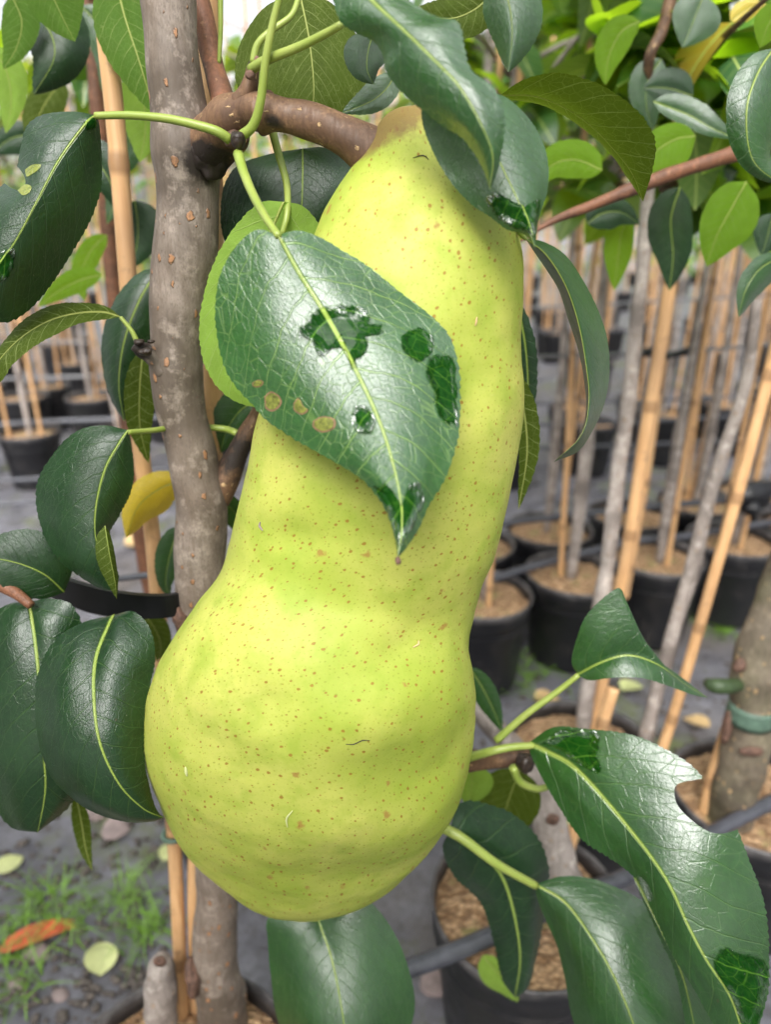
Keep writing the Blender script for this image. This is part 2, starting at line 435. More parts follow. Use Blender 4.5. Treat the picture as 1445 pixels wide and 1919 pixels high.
M['loop'] = plain('dark_green_tape', (0.035, 0.06, 0.022), 0.5, 200.0, 0.3)
def _drop():
    T = NT('water_drop')
    return T.done(T.bsdf(Base_Color=(1, 1, 1), Roughness=0.0, IOR=1.33, Transmission_Weight=1.0))
M['drop'] = _drop()


# ------------------------------------------------------------------ mesh helpers
def link(name, V, F, mat, parent=None, smooth=True, attrs=None):
    attrs = dict(attrs or {})
    if getattr(V, 'sv', None):
        attrs['sv'] = ('FLOAT_VECTOR', V.sv)
    me = bpy.data.meshes.new(name)
    me.from_pydata([tuple(v) for v in V], [], F)
    for k, (typ, vals) in (attrs or {}).items():
        a = me.attributes.new(k, typ, 'POINT')
        if typ == 'FLOAT':
            a.data.foreach_set('value', np.asarray(vals, dtype=np.float32).ravel())
        else:
            a.data.foreach_set('vector', np.asarray(vals, dtype=np.float32).ravel())
    for m in (mat if isinstance(mat, (list, tuple)) else [mat]):
        me.materials.append(m)
    if smooth:
        me.polygons.foreach_set('use_smooth', [True] * len(me.polygons))
    me.update()
    o = bpy.data.objects.new(name, me)
    COL.objects.link(o)
    if parent is not None:
        o.parent = parent
    return o


def tag(o, label=None, cat=None, group=None, kind=None):
    if label: o['label'] = label
    if cat: o['category'] = cat
    if group: o['group'] = group
    if kind: o['kind'] = kind
    return o


def empty(name, label, cat, group=None, loc=(0, 0, 0)):
    o = bpy.data.objects.new(name, None)
    o.empty_display_size = 0.05
    COL.objects.link(o)
    o.location = loc
    return tag(o, label, cat, group)


def spline(pts, n):
    """Catmull-Rom through the points, resampled to n by arc length."""
    p = np.array(pts, float)
    if len(p) == 2:
        return p[0] + (p[1] - p[0]) * np.linspace(0, 1, n)[:, None]
    q = np.vstack([2 * p[0] - p[1], p, 2 * p[-1] - p[-2]])
    out = []
    for i in range(1, len(q) - 2):
        a, b, c, d = q[i - 1], q[i], q[i + 1], q[i + 2]
        for t in np.linspace(0, 1, 24, endpoint=False):
            out.append(0.5 * (2 * b + (c - a) * t + (2 * a - 5 * b + 4 * c - d) * t * t + (3 * b - a - 3 * c + d) * t ** 3))
    out.append(p[-1])
    out = np.array(out)
    L = np.concatenate([[0], np.cumsum(np.linalg.norm(np.diff(out[:, :min(3, out.shape[1])], axis=0), axis=1))])
    u = np.linspace(0, L[-1], n)
    return np.stack([np.interp(u, L, out[:, k]) for k in range(out.shape[1])], 1)


class SVList(list):
    '''Vertices with surface coordinates (metres round, metres along).'''
    def __init__(self, *a):
        super().__init__(*a); self.sv = []


def tube_mesh(path, seg=14, n=None, lump=0.0, lump_scale=60.0, cap=True):
    """path: list of (x, y, z, r). Returns verts, faces."""
    p = spline(path, n or max(8, len(path) * 6))
    c, r = p[:, :3], p[:, 3]
    T = np.gradient(c, axis=0)
    T /= np.linalg.norm(T, axis=1)[:, None] + 1e-12
    ref = np.array([0.31, 0.87, 0.38])
    V, F = SVList(), []
    nn = len(c)
    rm = float(r.mean()); ln = np.concatenate([[0], np.cumsum(np.linalg.norm(np.diff(c, axis=0), axis=1))])
    A = np.cross(T[0], ref); A /= np.linalg.norm(A)
    for i in range(nn):
        A = A - T[i] * A.dot(T[i]); A /= np.linalg.norm(A)
        B = np.cross(T[i], A)
        for k in range(seg):
            th = 2 * math.pi * k / seg
            d = A * math.cos(th) + B * math.sin(th)
            q = c[i] + d * r[i]
            if lump:
                q = q + d * lump * r[i] * (mnoise.noise(Vector(q * lump_scale)))
            V.append(q)
            V.sv.append((th * rm, ln[i] + c[0][0], 0.0))
    for i in range(nn - 1):
        for k in range(seg):
            k2 = (k + 1) % seg
            F.append((i * seg + k, i * seg + k2, (i + 1) * seg + k2, (i + 1) * seg + k))
    if cap:
        F.append(tuple(range(seg - 1, -1, -1)))
        F.append(tuple((nn - 1) * seg + k for k in range(seg)))
    return V, F


def merge(parts):
    V, F = SVList(), []
    for v, f in parts:
        o = len(V)
        V.extend(v)
        V.sv += getattr(v, 'sv', None) or [(q[0], q[2], 0) for q in v]
        F += [tuple(i + o for i in q) for q in f]
    return V, F


def ptube(pts, **k):
    """Tube through photo pixels: (px, py, Y, radius in px)."""
    return tube_mesh([(*P(x, y, Y), r * mpp(x, y, Y)) for x, y, Y, r in pts], **k)


def ball(c, r, seg=12, ring=8, sq=(1, 1, 1), lump=0.0, ls=100.0):
    V, F = [], []
    c = np.array(c)
    for i in range(ring + 1):
        ph = math.pi * i / ring
        for k in range(seg):
            th = 2 * math.pi * k / seg
            d = np.array([math.sin(ph) * math.cos(th) * sq[0], math.sin(ph) * math.sin(th) * sq[1], math.cos(ph) * sq[2]])
            q = c + d * r
            if lump:
                q = q + d * r * lump * mnoise.noise(Vector(q * ls))
            V.append(q)
    for i in range(ring):
        for k in range(seg):
            F.append((i * seg + k, (i + 1) * seg + k, (i + 1) * seg + (k + 1) % seg, i * seg + (k + 1) % seg))
    return V, F


# ------------------------------------------------------------------ one leaf, traced from its midrib and its two margins
LEAFN = [0]


class Leaf:
    pass


def leaf(parent, mid, left, right, mat='leaf', under=False, label=None, el=0.0, er=0.0, bulge=0.10, wave=0.0, nu=90, nv=10,
         serr=0.007, teeth=34, rib=True, name='leaf', base_rib=2.6):
    """mid: (px,py,Y); left/right: (px,py[,dY]) from base to tip. el/er push the margins away from the camera (metres)."""
    LEAFN[0] += 1
    seed = LEAFN[0] * 1.37
    m2 = spline([P(*a) for a in mid], nu + 1)
    my = spline(mid, nu + 1)[:, 2]
    uu = np.linspace(0, 1, nu + 1)

    def edge(pts, e, sgn):
        q = np.array([(a[0], a[1], a[2] if len(a) > 2 else 0.0) for a in pts], float)
        q = spline(q, nu + 1)
        Y = my + q[:, 2] + e * np.sin(math.pi * uu) ** 0.7
        return np.array([P(q[i, 0], q[i, 1], Y[i]) for i in range(nu + 1)])
    b0, t0 = (mid[0][0], mid[0][1]), (mid[-1][0], mid[-1][1])
    Lp = edge([b0] + list(left) + [t0], el, -1)
    Rp = edge([b0] + list(right) + [t0], er, 1)
    length = float(np.sum(np.linalg.norm(np.diff(m2, axis=0), axis=1)))
    tan = np.gradient(m2, axis=0)
    tan /= np.linalg.norm(tan, axis=1)[:, None] + 1e-12
    acr = Rp - Lp
    nor = np.cross(tan, acr)
    nor /= np.linalg.norm(nor, axis=1)[:, None] + 1e-12
    toc = np.array(CAM) - m2
    flip = np.mean(np.sum(nor * toc, axis=1)) < 0
    if flip:
        nor = -nor                                   # nor faces the camera
    G = Leaf()
    grid = np.zeros((nu + 1, 2 * nv + 1, 3))
    st = np.zeros((nu + 1, 2 * nv + 1, 3))
    for j in range(-nv, nv + 1):
        v = abs(j) / nv
        E = Lp if j < 0 else Rp
        d = E - m2
        wl = np.linalg.norm(d, axis=1)
        p = m2 + d * v
        lift = bulge * wl * math.sin(math.pi * v) * (0.6 + 0.4 * math.cos(v * 2))
        p = p + nor * lift[:, None]
        if serr and abs(j) == nv:
            saw = (uu * teeth) % 1.0
            amt = 2.0 * serr * length * (saw - 0.3) * np.minimum(1, np.minimum(uu, 1 - uu) * 8)
            amt *= np.array([0.6 + 0.5 * mnoise.noise(Vector((x * 19, seed, j))) for x in uu])
            dd = d / (wl[:, None] + 1e-9)
            p = p + (dd + tan * 0.5) * amt[:, None]
        if wave:
            k = np.array([mnoise.noise(Vector((x * 3.1, j / nv * 1.6, seed))) + 0.5 * mnoise.noise(Vector((x * 8, j / nv * 3.0, seed + 7))) for x in uu])
            p = p + nor * (k * wave * length * v ** 0.8 * np.minimum(1, np.minimum(uu, 1 - uu) * 5))[:, None]
        grid[:, j + nv] = p
        st[:, j + nv, 0] = uu
        st[:, j + nv, 1] = np.sign(j) * v * wl / length
        st[:, j + nv, 2] = v
    nw = 2 * nv + 1
    V = grid.reshape(-1, 3)
    F = []
    for i in range(nu):
        for j in range(nw - 1):
            a = i * nw + j
            F.append((a, a + 1, a + nw + 1, a + nw))
    # winding: with nor facing camera before flip means quad normal = cross(acr, tan) = -cross(tan, acr)
    front = not under
    quad_faces_cam = flip
    if quad_faces_cam != front:
        F = [f[::-1] for f in F]
    o = link(name, V, F, M[mat] if isinstance(mat, str) else mat, parent,
             attrs={'lf': ('FLOAT_VECTOR', st.reshape(-1, 3)), 'seed': ('FLOAT', np.full(len(V), seed))})
    if label:
        o['label'] = label
    G.o, G.grid, G.st, G.nor, G.length, G.seed, G.nw = o, grid, st, nor, length, seed, nw
    G.tan = tan
    # raised midrib, a rounded cord let into the blade
    if rib:
        s = -1.0 if under else 1.0
        rr = [(base_rib * (1 - u) ** 1.3 + 0.35) * 0.000085 * (1 + .25 * mnoise.noise(Vector((u * 14, seed, 2)))) * (length / 0.08) ** 0.6 for u in uu]
        path = [(*(m2[i] + nor[i] * rr[i] * 0.15), rr[i]) for i in range(0, nu - 1, 3)]
        v, f = tube_mesh(path, seg=8, n=len(path) * 2)
        r = link('midrib', v, f, M['petiole'], o)
        r['label'] = 'pale green midrib of its leaf'
        G.rib = r
    G.px = None
    return G


def leaf_at(G, px, py):
    """Nearest grid cell of a leaf to a photo pixel: returns (fi, fj)."""
    if G.px is None:
        d = G.grid - np.array(CAM)
        z = d @ np.array(FW)
        G.px = np.stack([CX + FPX * d[..., 0] / z, CY - FPX * (d @ np.array(UP)) / z], -1)
    q = np.sum((G.px - np.array([px, py])) ** 2, -1)
    i, j = np.unravel_index(np.argmin(q), q.shape)
    i = min(max(i, 1), G.px.shape[0] - 2); j = min(max(j, 1), G.px.shape[1] - 2)
    J = np.stack([(G.px[i + 1, j] - G.px[i - 1, j]) / 2, (G.px[i, j + 1] - G.px[i, j - 1]) / 2], 1)
    try:
        d = np.linalg.solve(J, np.array([px, py]) - G.px[i, j])
    except Exception:
        d = np.zeros(2)
    d = np.clip(d, -1, 1)
    return float(np.clip(i + d[0], 0, G.px.shape[0] - 1.001)), float(np.clip(j + d[1], 0, G.px.shape[1] - 1.001))


def gsample(A, fi, fj):
    i, j = int(fi), int(fj)
    a, b = fi - i, fj - j
    return (A[i, j] * (1 - a) * (1 - b) + A[i + 1, j] * a * (1 - b) + A[i, j + 1] * (1 - a) * b + A[i + 1, j + 1] * a * b)


def patch(G, outline, mat, h=0.0004, name='wet_patch', lift=0.00028, label=None, edge_pow=4.0, ripple=0.0):
    """A thin pad lying on a leaf, its outline given in photo pixels (star-shaped round its centre)."""
    o2 = spline(list(outline) + [outline[0]], 49)[:-1]
    c = o2.mean(0)
    rings = [0, .1, .2, .3, .4, .5, .6, .7, .79, .87, .94, 1.0]
    V, ST, F, RM = [], [], [], []
    n = len(o2)
    for ri, r in enumerate(rings):
        for k in range(n):
            q = c + (o2[k] - c) * max(r, 0.002)
            fi, fj = leaf_at(G, *q)
            p = gsample(G.grid, fi, fj)
            nn = G.nor[min(int(fi), len(G.nor) - 1)]
            hh = h * (1 - r ** edge_pow) + lift
            if ripple:
                hh += ripple * h * mnoise.noise(Vector((q[0] * .06, q[1] * .06, G.seed))) * (1 - r ** 6)
            V.append(p + nn * hh)
            ST.append(gsample(G.st, fi, fj))
            RM.append(r)
    for ri in range(len(rings) - 1):
        for k in range(n):
            F.append((ri * n + k, ri * n + (k + 1) % n, (ri + 1) * n + (k + 1) % n, (ri + 1) * n + k))
    # face the camera
    a, b, d = V[F[n * 5][0]], V[F[n * 5][1]], V[F[n * 5][3]]
    if np.dot(np.cross(b - a, d - a), np.array(CAM) - a) < 0:
        F = [f[::-1] for f in F]
    o = link(name, V, F, M[mat], G.o, attrs={'lf': ('FLOAT_VECTOR', ST), 'seed': ('FLOAT', [G.seed] * len(V)), 'rim': ('FLOAT', RM)})
    if label:
        o['label'] = label
    return o


def bite(G, poly):
    """Cut a chewed notch (polygon in photo pixels) out of a leaf and snap the cut edge to it."""
    leaf_at(G, *poly[0])
    px = G.px.reshape(-1, 2)
    pg = spline(list(poly) + [poly[0]], 160)[:-1]

    def inside(p):
        x, y = p
        c = False
        j = len(pg) - 1
        for i in range(len(pg)):
            if (pg[i, 1] > y) != (pg[j, 1] > y) and x < (pg[j, 0] - pg[i, 0]) * (y - pg[i, 1]) / (pg[j, 1] - pg[i, 1]) + pg[i, 0]:
                c = not c
            j = i
        return c
    lo, hi = pg.min(0) - 2, pg.max(0) + 2
    ins = np.array([bool(np.all(p > lo) and np.all(p < hi) and inside(p)) for p in px])
    me = G.o.data
    bm = bmesh.new(); bm.from_mesh(me); bm.verts.ensure_lookup_table()
    kill = [f for f in bm.faces if sum(ins[v.index] for v in f.verts) >= 2]
    touched = set(v.index for f in kill for v in f.verts)
    bmesh.ops.delete(bm, geom=kill, context='FACES_ONLY')
    bm.verts.ensure_lookup_table()
    for i in touched:
        v = bm.verts[i]
        if v.link_faces:
            k = np.argmin(np.sum((pg - px[i]) ** 2, 1))
            if np.linalg.norm(pg[k] - px[i]) < 14:
                v.co = Vector(gsample(G.grid, *leaf_at(G, *pg[k])))
    bm.to_mesh(me)                       # loose vertices stay, so that indices keep matching the grid; bm.free()


def prof(u):
    """Half width of a pear leaf along its length, 0..1."""
    return (np.sin(math.pi * np.clip(u, 0, 1) ** 0.78) ** 0.75) * (1 - 0.25 * u ** 3)


def aleaf(parent, mid, wl, wr, **k):
    """A leaf from its midrib alone: half widths in photo pixels on either side."""
    q = spline(mid, 13)
    t = np.gradient(q[:, :2], axis=0)
    t /= np.linalg.norm(t, axis=1)[:, None] + 1e-9
    n = np.stack([t[:, 1], -t[:, 0]], 1)
    pr = prof(np.linspace(0, 1, 13))[:, None]
    L = q[:, :2] + n * pr * wl
    Rr = q[:, :2] - n * pr * wr
    k.setdefault('nu', 48)
    k.setdefault('nv', 6)
    return leaf(parent, mid, [tuple(a) for a in L[1:-1]], [tuple(a) for a in Rr[1:-1]], **k)


def petiole(G, pts, r=5.5, name='petiole'):
    pp = [(x, y, Y, r * (1.05 - 0.32 * i / (len(pts) - 1))) for i, (x, y, Y) in enumerate(pts)]
    v, f = ptube(pp, seg=10)
    return link(name, v, f, M['petiole'], G.o if isinstance(G, Leaf) else G)


# ------------------------------------------------------------------ setting: ground
gv, gf = [], []
gx = np.concatenate([np.linspace(-120, -3, 14), np.linspace(-2.5, 2.5, 81), np.linspace(3, 120, 14)])
gy = np.concatenate([np.linspace(-60, -2, 8), np.linspace(-1.5, 3.5, 81), np.linspace(4, 160, 16)])
for y in gy:
    for x in gx:
        z = 0.008 * mnoise.noise(Vector((x * 2.2, y * 2.2, 0.3))) + 0.004 * mnoise.noise(Vector((x * 9, y * 9, 4)))
        gv.append((x, y, z if abs(x) < 3 and -2 < y < 4 else -0.002))
for j in range(len(gy) - 1):
    for i in range(len(gx) - 1):
        a = j * len(gx) + i
        gf.append((a, a + 1, a + len(gx) + 1, a + len(gx)))
tag(link('ground', gv, gf, M['ground']), kind='structure')

# ------------------------------------------------------------------ pots, canes and background trees
SOILZ = 0.127
POT_R = 0.071


def lathe(profile, seg=40, wob=0.0):
    V, F = [], []
    for r, z in profile:
        for k in range(seg):
            th = 2 * math.pi * k / seg
            V.append((r * math.cos(th), r * math.sin(th), z))
    for i in range(len(profile) - 1):
        for k in range(seg):
            F.append((i * seg + k, i * seg + (k + 1) % seg, (i + 1) * seg + (k + 1) % seg, (i + 1) * seg + k))
    return V, F


def pot_mesh():
    r = POT_R
    return lathe([(0.001, 0.004), (r * .78, 0.003), (r * .80, 0.010), (r * .93, 0.108), (r * .97, 0.110), (r * .985, 0.128), (r * 1.0, 0.136), (r * 0.99, 0.139),
                  (r * .965, 0.138), (r * .95, 0.132), (r * .93, 0.100)], 48)


def soil_mesh():
    V, F = [], []
    seg, rings = 36, 9
    for i in range(rings + 1):
        rr = POT_R * .945 * i / rings
        for k in range(seg):
            th = 2 * math.pi * k / seg
            x, y = rr * math.cos(th), rr * math.sin(th)
            V.append((x, y, SOILZ - 0.004 + 0.006 * mnoise.noise(Vector((x * 70, y * 70, 1))) + 0.005 * (1 - (i / rings) ** 2)))
    for i in range(rings):
        for k in range(seg):
            F.append((i * seg + k, (i + 1) * seg + k, (i + 1) * seg + (k + 1) % seg, i * seg + (k + 1) % seg))
    return V, F


PV, PF = pot_mesh()
SV, SF = soil_mesh()
pot_me = link('pot', PV, PF, M['pot']); soil_me = link('soil', SV, SF, M['soil'])
pot_data, soil_data = pot_me.data, soil_me.data
bpy.data.objects.remove(pot_me); bpy.data.objects.remove(soil_me)


def add_part(name, data, parent):
    o = bpy.data.objects.new(name, data)
    COL.objects.link(o)
    o.parent = parent
    return o


def one_leaf(rng, base, direction, up, L, W, droop, nu=6, roll=0.0, cup=0.25):
    """Small curved leaf: verts, faces, (s, t)."""
    d = Vector(direction).normalized()
    side = d.cross(Vector(up))
    if side.length < 1e-3:
        side = d.cross(Vector((1, 0, 0)))
    side.normalize()
    nrm = side.cross(d).normalized()
    c, s_ = math.cos(roll), math.sin(roll)
    side, nrm = side * c + nrm * s_, nrm * c - side * s_
    V, F, ST = [], [], []
    p = Vector(base)
    dd = d.copy()
    for i in range(nu + 1):
        u = i / nu
        wd = float(prof(np.array(u))) * W
        up_ = side.cross(dd).normalized()
        for t in (-1, -0.5, 0, 0.5, 1):
            V.append(p + side * (t * wd) + up_ * (abs(t) * wd * cup))
            ST.append((u, t * wd / L))
        p = p + dd * (L / nu)
        dd = (dd - nrm * (droop / nu)).normalized()
    for i in range(nu):
        for j in range(4):
            a = i * 5 + j
            F.append((a, a + 1, a + 6, a + 5))
    return V, F, ST


def crown_mesh(seed, zlo, zhi, rad, nleaf, mat, nu=5, size=(0.05, 0.085), name='crown', centre=(0, 0), twigs=9, flat=0.0, keep=None):
    rng = random.Random(seed)
    V, F, A = [], [], []
    tips = []
    tw = []
    for k in range(twigs):
        th = rng.uniform(0, 2 * math.pi)
        z0 = zlo + (zhi - zlo) * rng.uniform(0.0, 0.85)
        ln = rad * rng.uniform(0.6, 1.1)
        e = Vector((centre[0] + math.cos(th) * ln, centre[1] + math.sin(th) * ln, z0 + rng.uniform(0.0, 0.12)))
        b = Vector((centre[0], centre[1], z0))
        tips.append((b, e))
    for k in range(nleaf):
        b, e = rng.choice(tips)
        t = rng.uniform(0.15, 1.05)
        p = b.lerp(e, t) + Vector((rng.gauss(0, .012), rng.gauss(0, .012), rng.gauss(0, .015)))
        th = rng.uniform(0, 2 * math.pi)
        d = Vector((math.cos(th), math.sin(th), rng.uniform(-0.9, 0.35)))
        L = rng.uniform(*size)
        v, f, st = one_leaf(rng, p, d, (0, 0, 1), L, L * rng.uniform(0.24, 0.32), rng.uniform(0.2, 1.4), nu, rng.uniform(-0.7, 0.7), rng.uniform(0.05, 0.5))
        if keep and not keep(p):
            continue
        o = len(V)
        V += v
        F += [tuple(i + o for i in q) for q in f]
        r = rng.random()
        A += [(s, t_, r) for s, t_ in st]
    return V, F, A, tips


def trunk_path(rng, r0, r1, h, bend=0.012):
    pts = []
    n = 7
    ox, oy = rng.uniform(-.006, .006), rng.uniform(-.006, .006)
    for i in range(n + 1):
        u = i / n
        pts.append((ox + bend * mnoise.noise(Vector((u * 2.2, ox * 900, 1))), oy + bend * mnoise.noise(Vector((u * 2.2, 7, oy * 900))), SOILZ - 0.01 + u * (h - SOILZ), r0 * (1 - u) + r1 * u + (0.003 if i == 1 else 0)))
    return pts


def potted_proto(seed, r0, h, zlo, zhi, rad, nleaf, mat='crown'):
    rng = random.Random(seed)
    tr = tube_mesh(trunk_path(rng, r0, r0 * .55, h), seg=10, n=40, lump=0.35, lump_scale=38.0)
    V, F, A, tips = crown_mesh(seed, zlo, zhi, rad, nleaf, mat, nu=4)
    twv = merge([tr] + [tube_mesh([(*b, .0035), (*(b.lerp(e, .5) + Vector((0, 0, .01))), .003), (*e, .0015)], seg=6, n=6) for b, e in tips])
    t = link('trunk', *twv, M['bgbark'])
    c = link('crown', V, F, M[mat], attrs={'lf': ('FLOAT_VECTOR', A)})
    d = (t.data, c.data)
    bpy.data.objects.remove(t); bpy.data.objects.remove(c)
    return d


protos = [potted_proto(50 + i, 0.0056 + 0.0008 * (i % 3), 1.28, 0.64, 1.1, 0.17, 60) for i in range(5)]
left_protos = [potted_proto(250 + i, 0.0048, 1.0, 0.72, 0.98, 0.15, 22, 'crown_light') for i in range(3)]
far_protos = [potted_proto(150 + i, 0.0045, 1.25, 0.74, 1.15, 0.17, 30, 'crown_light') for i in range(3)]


def cane_mesh(seed, h=1.15, r=0.0055):
    rng = random.Random(seed)
    pts, dk = [], []
    z = -0.02
    nodes = []
    zz = rng.uniform(.02, .12)
    while zz < h:
        nodes.append(zz); zz += rng.uniform(.11, .17)
    zs = sorted(set([z, h] + [q + d for q in nodes for d in (-.006, -.002, .002, .006)]))
    V, F, A = [], [], []
    seg = 10
    for q in zs:
        nd = any(abs(q - k) < .003 for k in nodes)
        rr = (r * (1 - .18 * q / h)) * (1.16 if nd else 1.0)
        bx = .004 * mnoise.noise(Vector((q * 1.3, seed, 0)))
        for k in range(seg):
            th = 2 * math.pi * k / seg
            V.append((bx + rr * math.cos(th), rr * math.sin(th), q))
            A.append(1.0 if nd else 0.0)
    for i in range(len(zs) - 1):
        for k in range(seg):
            F.append((i * seg + k, i * seg + (k + 1) % seg, (i + 1) * seg + (k + 1) % seg, (i + 1) * seg + k))
    F.append(tuple((len(zs) - 1) * seg + k for k in range(seg)))
    o = link('bamboo_cane', V, F, M['cane'], attrs={'dark': ('FLOAT', A)})
    d = o.data
    bpy.data.objects.remove(o)
    return d


canes = [cane_mesh(i * 3.3 + .7) for i in range(4)]
RNG = random.Random(11)


def put_cane(x, y, z, label, group, tilt=(0, 0), h=1.0, data=None):
    o = bpy.data.objects.new('bamboo_cane', data or RNG.choice(canes))
    COL.objects.link(o)
    o.location = (x, y, z)
    o.rotation_euler = (tilt[0], tilt[1], RNG.uniform(0, 6.28))
    o.scale = (.72, .72, h)
    return tag(o, label, 'cane', group)


def put_tree(x, y, label, group, far=False, crown=True, pool=None):
    o = empty('potted_tree', label, 'potted tree', group, (x, y, 0))
    o.rotation_euler = (0, 0, RNG.uniform(0, 6.28))
    add_part('pot', pot_data, o)
    add_part('soil', soil_data, o)
    t, c = RNG.choice(pool or (far_protos if far else protos))
    add_part('trunk', t, o)
    if crown:
        add_part('crown', c, o)
    return o


def seen(x, y, z, m=90):
    d = Vector((x, y, z)) - CAM
    zz = d.dot(FW)
    if zz < .1:
        return False
    px = CX + FPX * d.x / zz
    py = CY - FPX * d.dot(UP) / zz
    return -m < px < 1445 + m and -m < py < 1919 + m


ORD = ['first', 'second', 'third', 'fourth', 'fifth', 'sixth', 'seventh', 'eighth', 'ninth', 'tenth', 'eleventh', 'twelfth', 'thirteenth', 'fourteenth', 'fifteenth', 'sixteenth', 'seventeenth']
ux, uy = math.cos(R(23)), math.sin(R(23))
nx, ny = -uy, ux
# right-hand block: rows climbing to the right
rows = [0.735, 0.885, 1.42, 1.58, 2.12, 2.27, 2.80, 2.95, 3.55, 3.7, 4.4, 5.2, 6.2]
nt = 0
for ri, dn in enumerate(rows):
    step = 0.156 if dn < 1.2 else (0.24 if dn < 2 else (0.32 if dn < 3 else 0.42))
    k0 = int(-3 / step)
    for k in range(k0, int(9 / step)):
        al = k * step + 0.45 + (0.07 if ri % 2 else 0) + RNG.uniform(-.008, .008)
        x = ux * al + nx * dn
        y = uy * al + ny * dn
        if x < 0.10 + 0.05 * max(0, y - 1) or y < .8 or not seen(x, y, .13, 110):
            continue
        lab = f'slim potted tree in the {ORD[ri]} row of black pots behind the pear, right block'
        put_tree(x, y, lab, 'potted trees right of the pear', far=dn > 1.2)
        a = RNG.uniform(0, 6.28)
        put_cane(x + .02 * math.cos(a), y + .02 * math.sin(a), SOILZ, f'bamboo cane tied in the {ORD[ri]} row of black pots, right block',
                 'canes in the right block', (RNG.gauss(0, .028), RNG.gauss(0.01, .028)), RNG.uniform(.85, 1.05))
        for extra in range(1 if dn < 1.2 or dn > 4 else 2):
            if RNG.random() > .52:
                continue
            a += 1.9
            put_cane(x - .03 * math.cos(a), y - .03 * math.sin(a), SOILZ, f'bamboo cane tied in the {ORD[ri]} row of black pots, right block',
                     'canes in the right block', (RNG.gauss(0, .03), RNG.gauss(0, .03)), RNG.uniform(.7, 1.0))
        nt += 1
# left-hand block
for ri, y0 in enumerate([1.66, 2.06, 2.22, 2.62, 3.1, 3.26, 3.9, 4.6, 5.6]):
    step = .21 if y0 < 2.3 else .27
    for k in range(-14, 14):
        x = -.86 + k * step + RNG.uniform(-.01, .01)
        y = y0 + .06 * (x + .86) + RNG.uniform(-.01, .01)
        if x > 0.05 or not seen(x, y, .13, 110):
            continue
        put_tree(x, y, f'slim potted tree in the {ORD[ri]} row left of the grey trunk', 'potted trees left of the trunk', pool=left_protos)
        a = RNG.uniform(0, 6.28)
        for q in range(RNG.choice((1, 2, 2)) if y0 < 4 else 1):
            put_cane(x + .045 * math.cos(a + q * 2.2), y + .04 * math.sin(a + q * 2.2), SOILZ, f'bamboo cane in the {ORD[ri]} row of pots left of the grey trunk',
                     'canes in the left block', (RNG.gauss(0, .03), RNG.gauss(0, .03)), RNG.uniform(.85, 1.05))
        nt += 1
print('background trees', nt, 'canes', sum(o.name.startswith('bamboo_cane') for o in bpy.data.objects))

# far belt of foliage behind the field: one mass nobody could count
rng = random.Random(5)
V, F, A = [], [], []
for k in range(5200):
    x = rng.uniform(-9, 11)
    y = 8.0 + rng.uniform(0, 2.5)
    hmax = 1.55 + 0.5 * mnoise.noise(Vector((x * .9, 3, 0))) + (0.9 if x > -0.6 else -0.5)
    z = rng.uniform(0.1, max(.6, hmax))
    th = rng.uniform(0, 6.28)
    v, f, st = one_leaf(rng, (x, y, z), (math.cos(th), math.sin(th), rng.uniform(-.8, .4)), (0, 0, 1), .24, .07, .8, 3)
    o = len(V); V += v; F += [tuple(i + o for i in q) for q in f]
    r = rng.random() * .94
    A += [(s, t_, r) for s, t_ in st]
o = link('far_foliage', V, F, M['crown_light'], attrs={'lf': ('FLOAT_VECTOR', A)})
tag(o, 'blurred yellow-green foliage beyond the rows of potted trees', 'foliage', kind='stuff')

# ------------------------------------------------------------------ the pear tree in front
tree = empty('pear_tree', 'grey-barked young pear tree carrying the big pear, with large glossy leaves', 'pear tree', None, tuple(P(372, 1985, .297).xy) + (0,))
tree_inv = tree.location.copy()


class Root:
    """Parts are modelled in world space, so the tree's Empty is set back to the origin offset by a parent inverse."""


def fix_parent(o, par):
    o.parent = par
    o.matrix_parent_inverse.translation = -par.location


TY = 0.297
own = P(335, 2060, .255)
pt = add_part('pot', pot_data, tree); pt.matrix_parent_inverse.translation = Vector((own.x - tree_inv.x, own.y - tree_inv.y, 0))
sl = add_part('soil', soil_data, tree); sl.matrix_parent_inverse.translation = pt.matrix_parent_inverse.translation.copy()
BODY = []


def tp(name, v, f, mat, dark=None, label=None, parent=None):
    at = None
    if dark is not None:
        a = np.array(v)
        dv = np.zeros(len(a))
        for c, r, k in dark:
            dv = np.maximum(dv, k * np.exp(-np.sum((a - np.array(c)) ** 2, 1) / (r * r)))
        at = {'dark': ('FLOAT', dv)}
    o = link(name, v, f, mat, parent, attrs=at)
    if parent is None:
        fix_parent(o, tree)
    if label:
        o['label'] = label
    return o


tr_pts = [(306, -90, 52), (311, -20, 51), (318, 60, 52), (327, 150, 52), (338, 220, 54), (350, 290, 60), (352, 340, 58), (350, 400, 58), (345, 470, 58), (339, 530, 54), (332, 600, 49),
          (331, 650, 48), (331, 690, 50), (335, 740, 47), (348, 812, 45), (363, 870, 45), (375, 930, 49), (375, 985, 46), (374, 1050, 45), (373, 1150, 43), (380, 1300, 40), (392, 1450, 38), (403, 1600, 38), (405, 1700, 38),
          (400, 1790, 42), (408, 1850, 45), (415, 1900, 48), (416, 2120, 50)]
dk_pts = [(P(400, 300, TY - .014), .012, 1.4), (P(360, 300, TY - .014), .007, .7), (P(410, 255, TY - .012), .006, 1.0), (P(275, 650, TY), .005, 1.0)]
v1, f1 = tube_mesh([(*P(x, y, TY), r * mpp(x, y, TY)) for x, y, r in tr_pts], seg=56, n=260, lump=0.13, lump_scale=55.0)
trunk = tp('trunk', v1, f1, M['bark'], dk_pts)
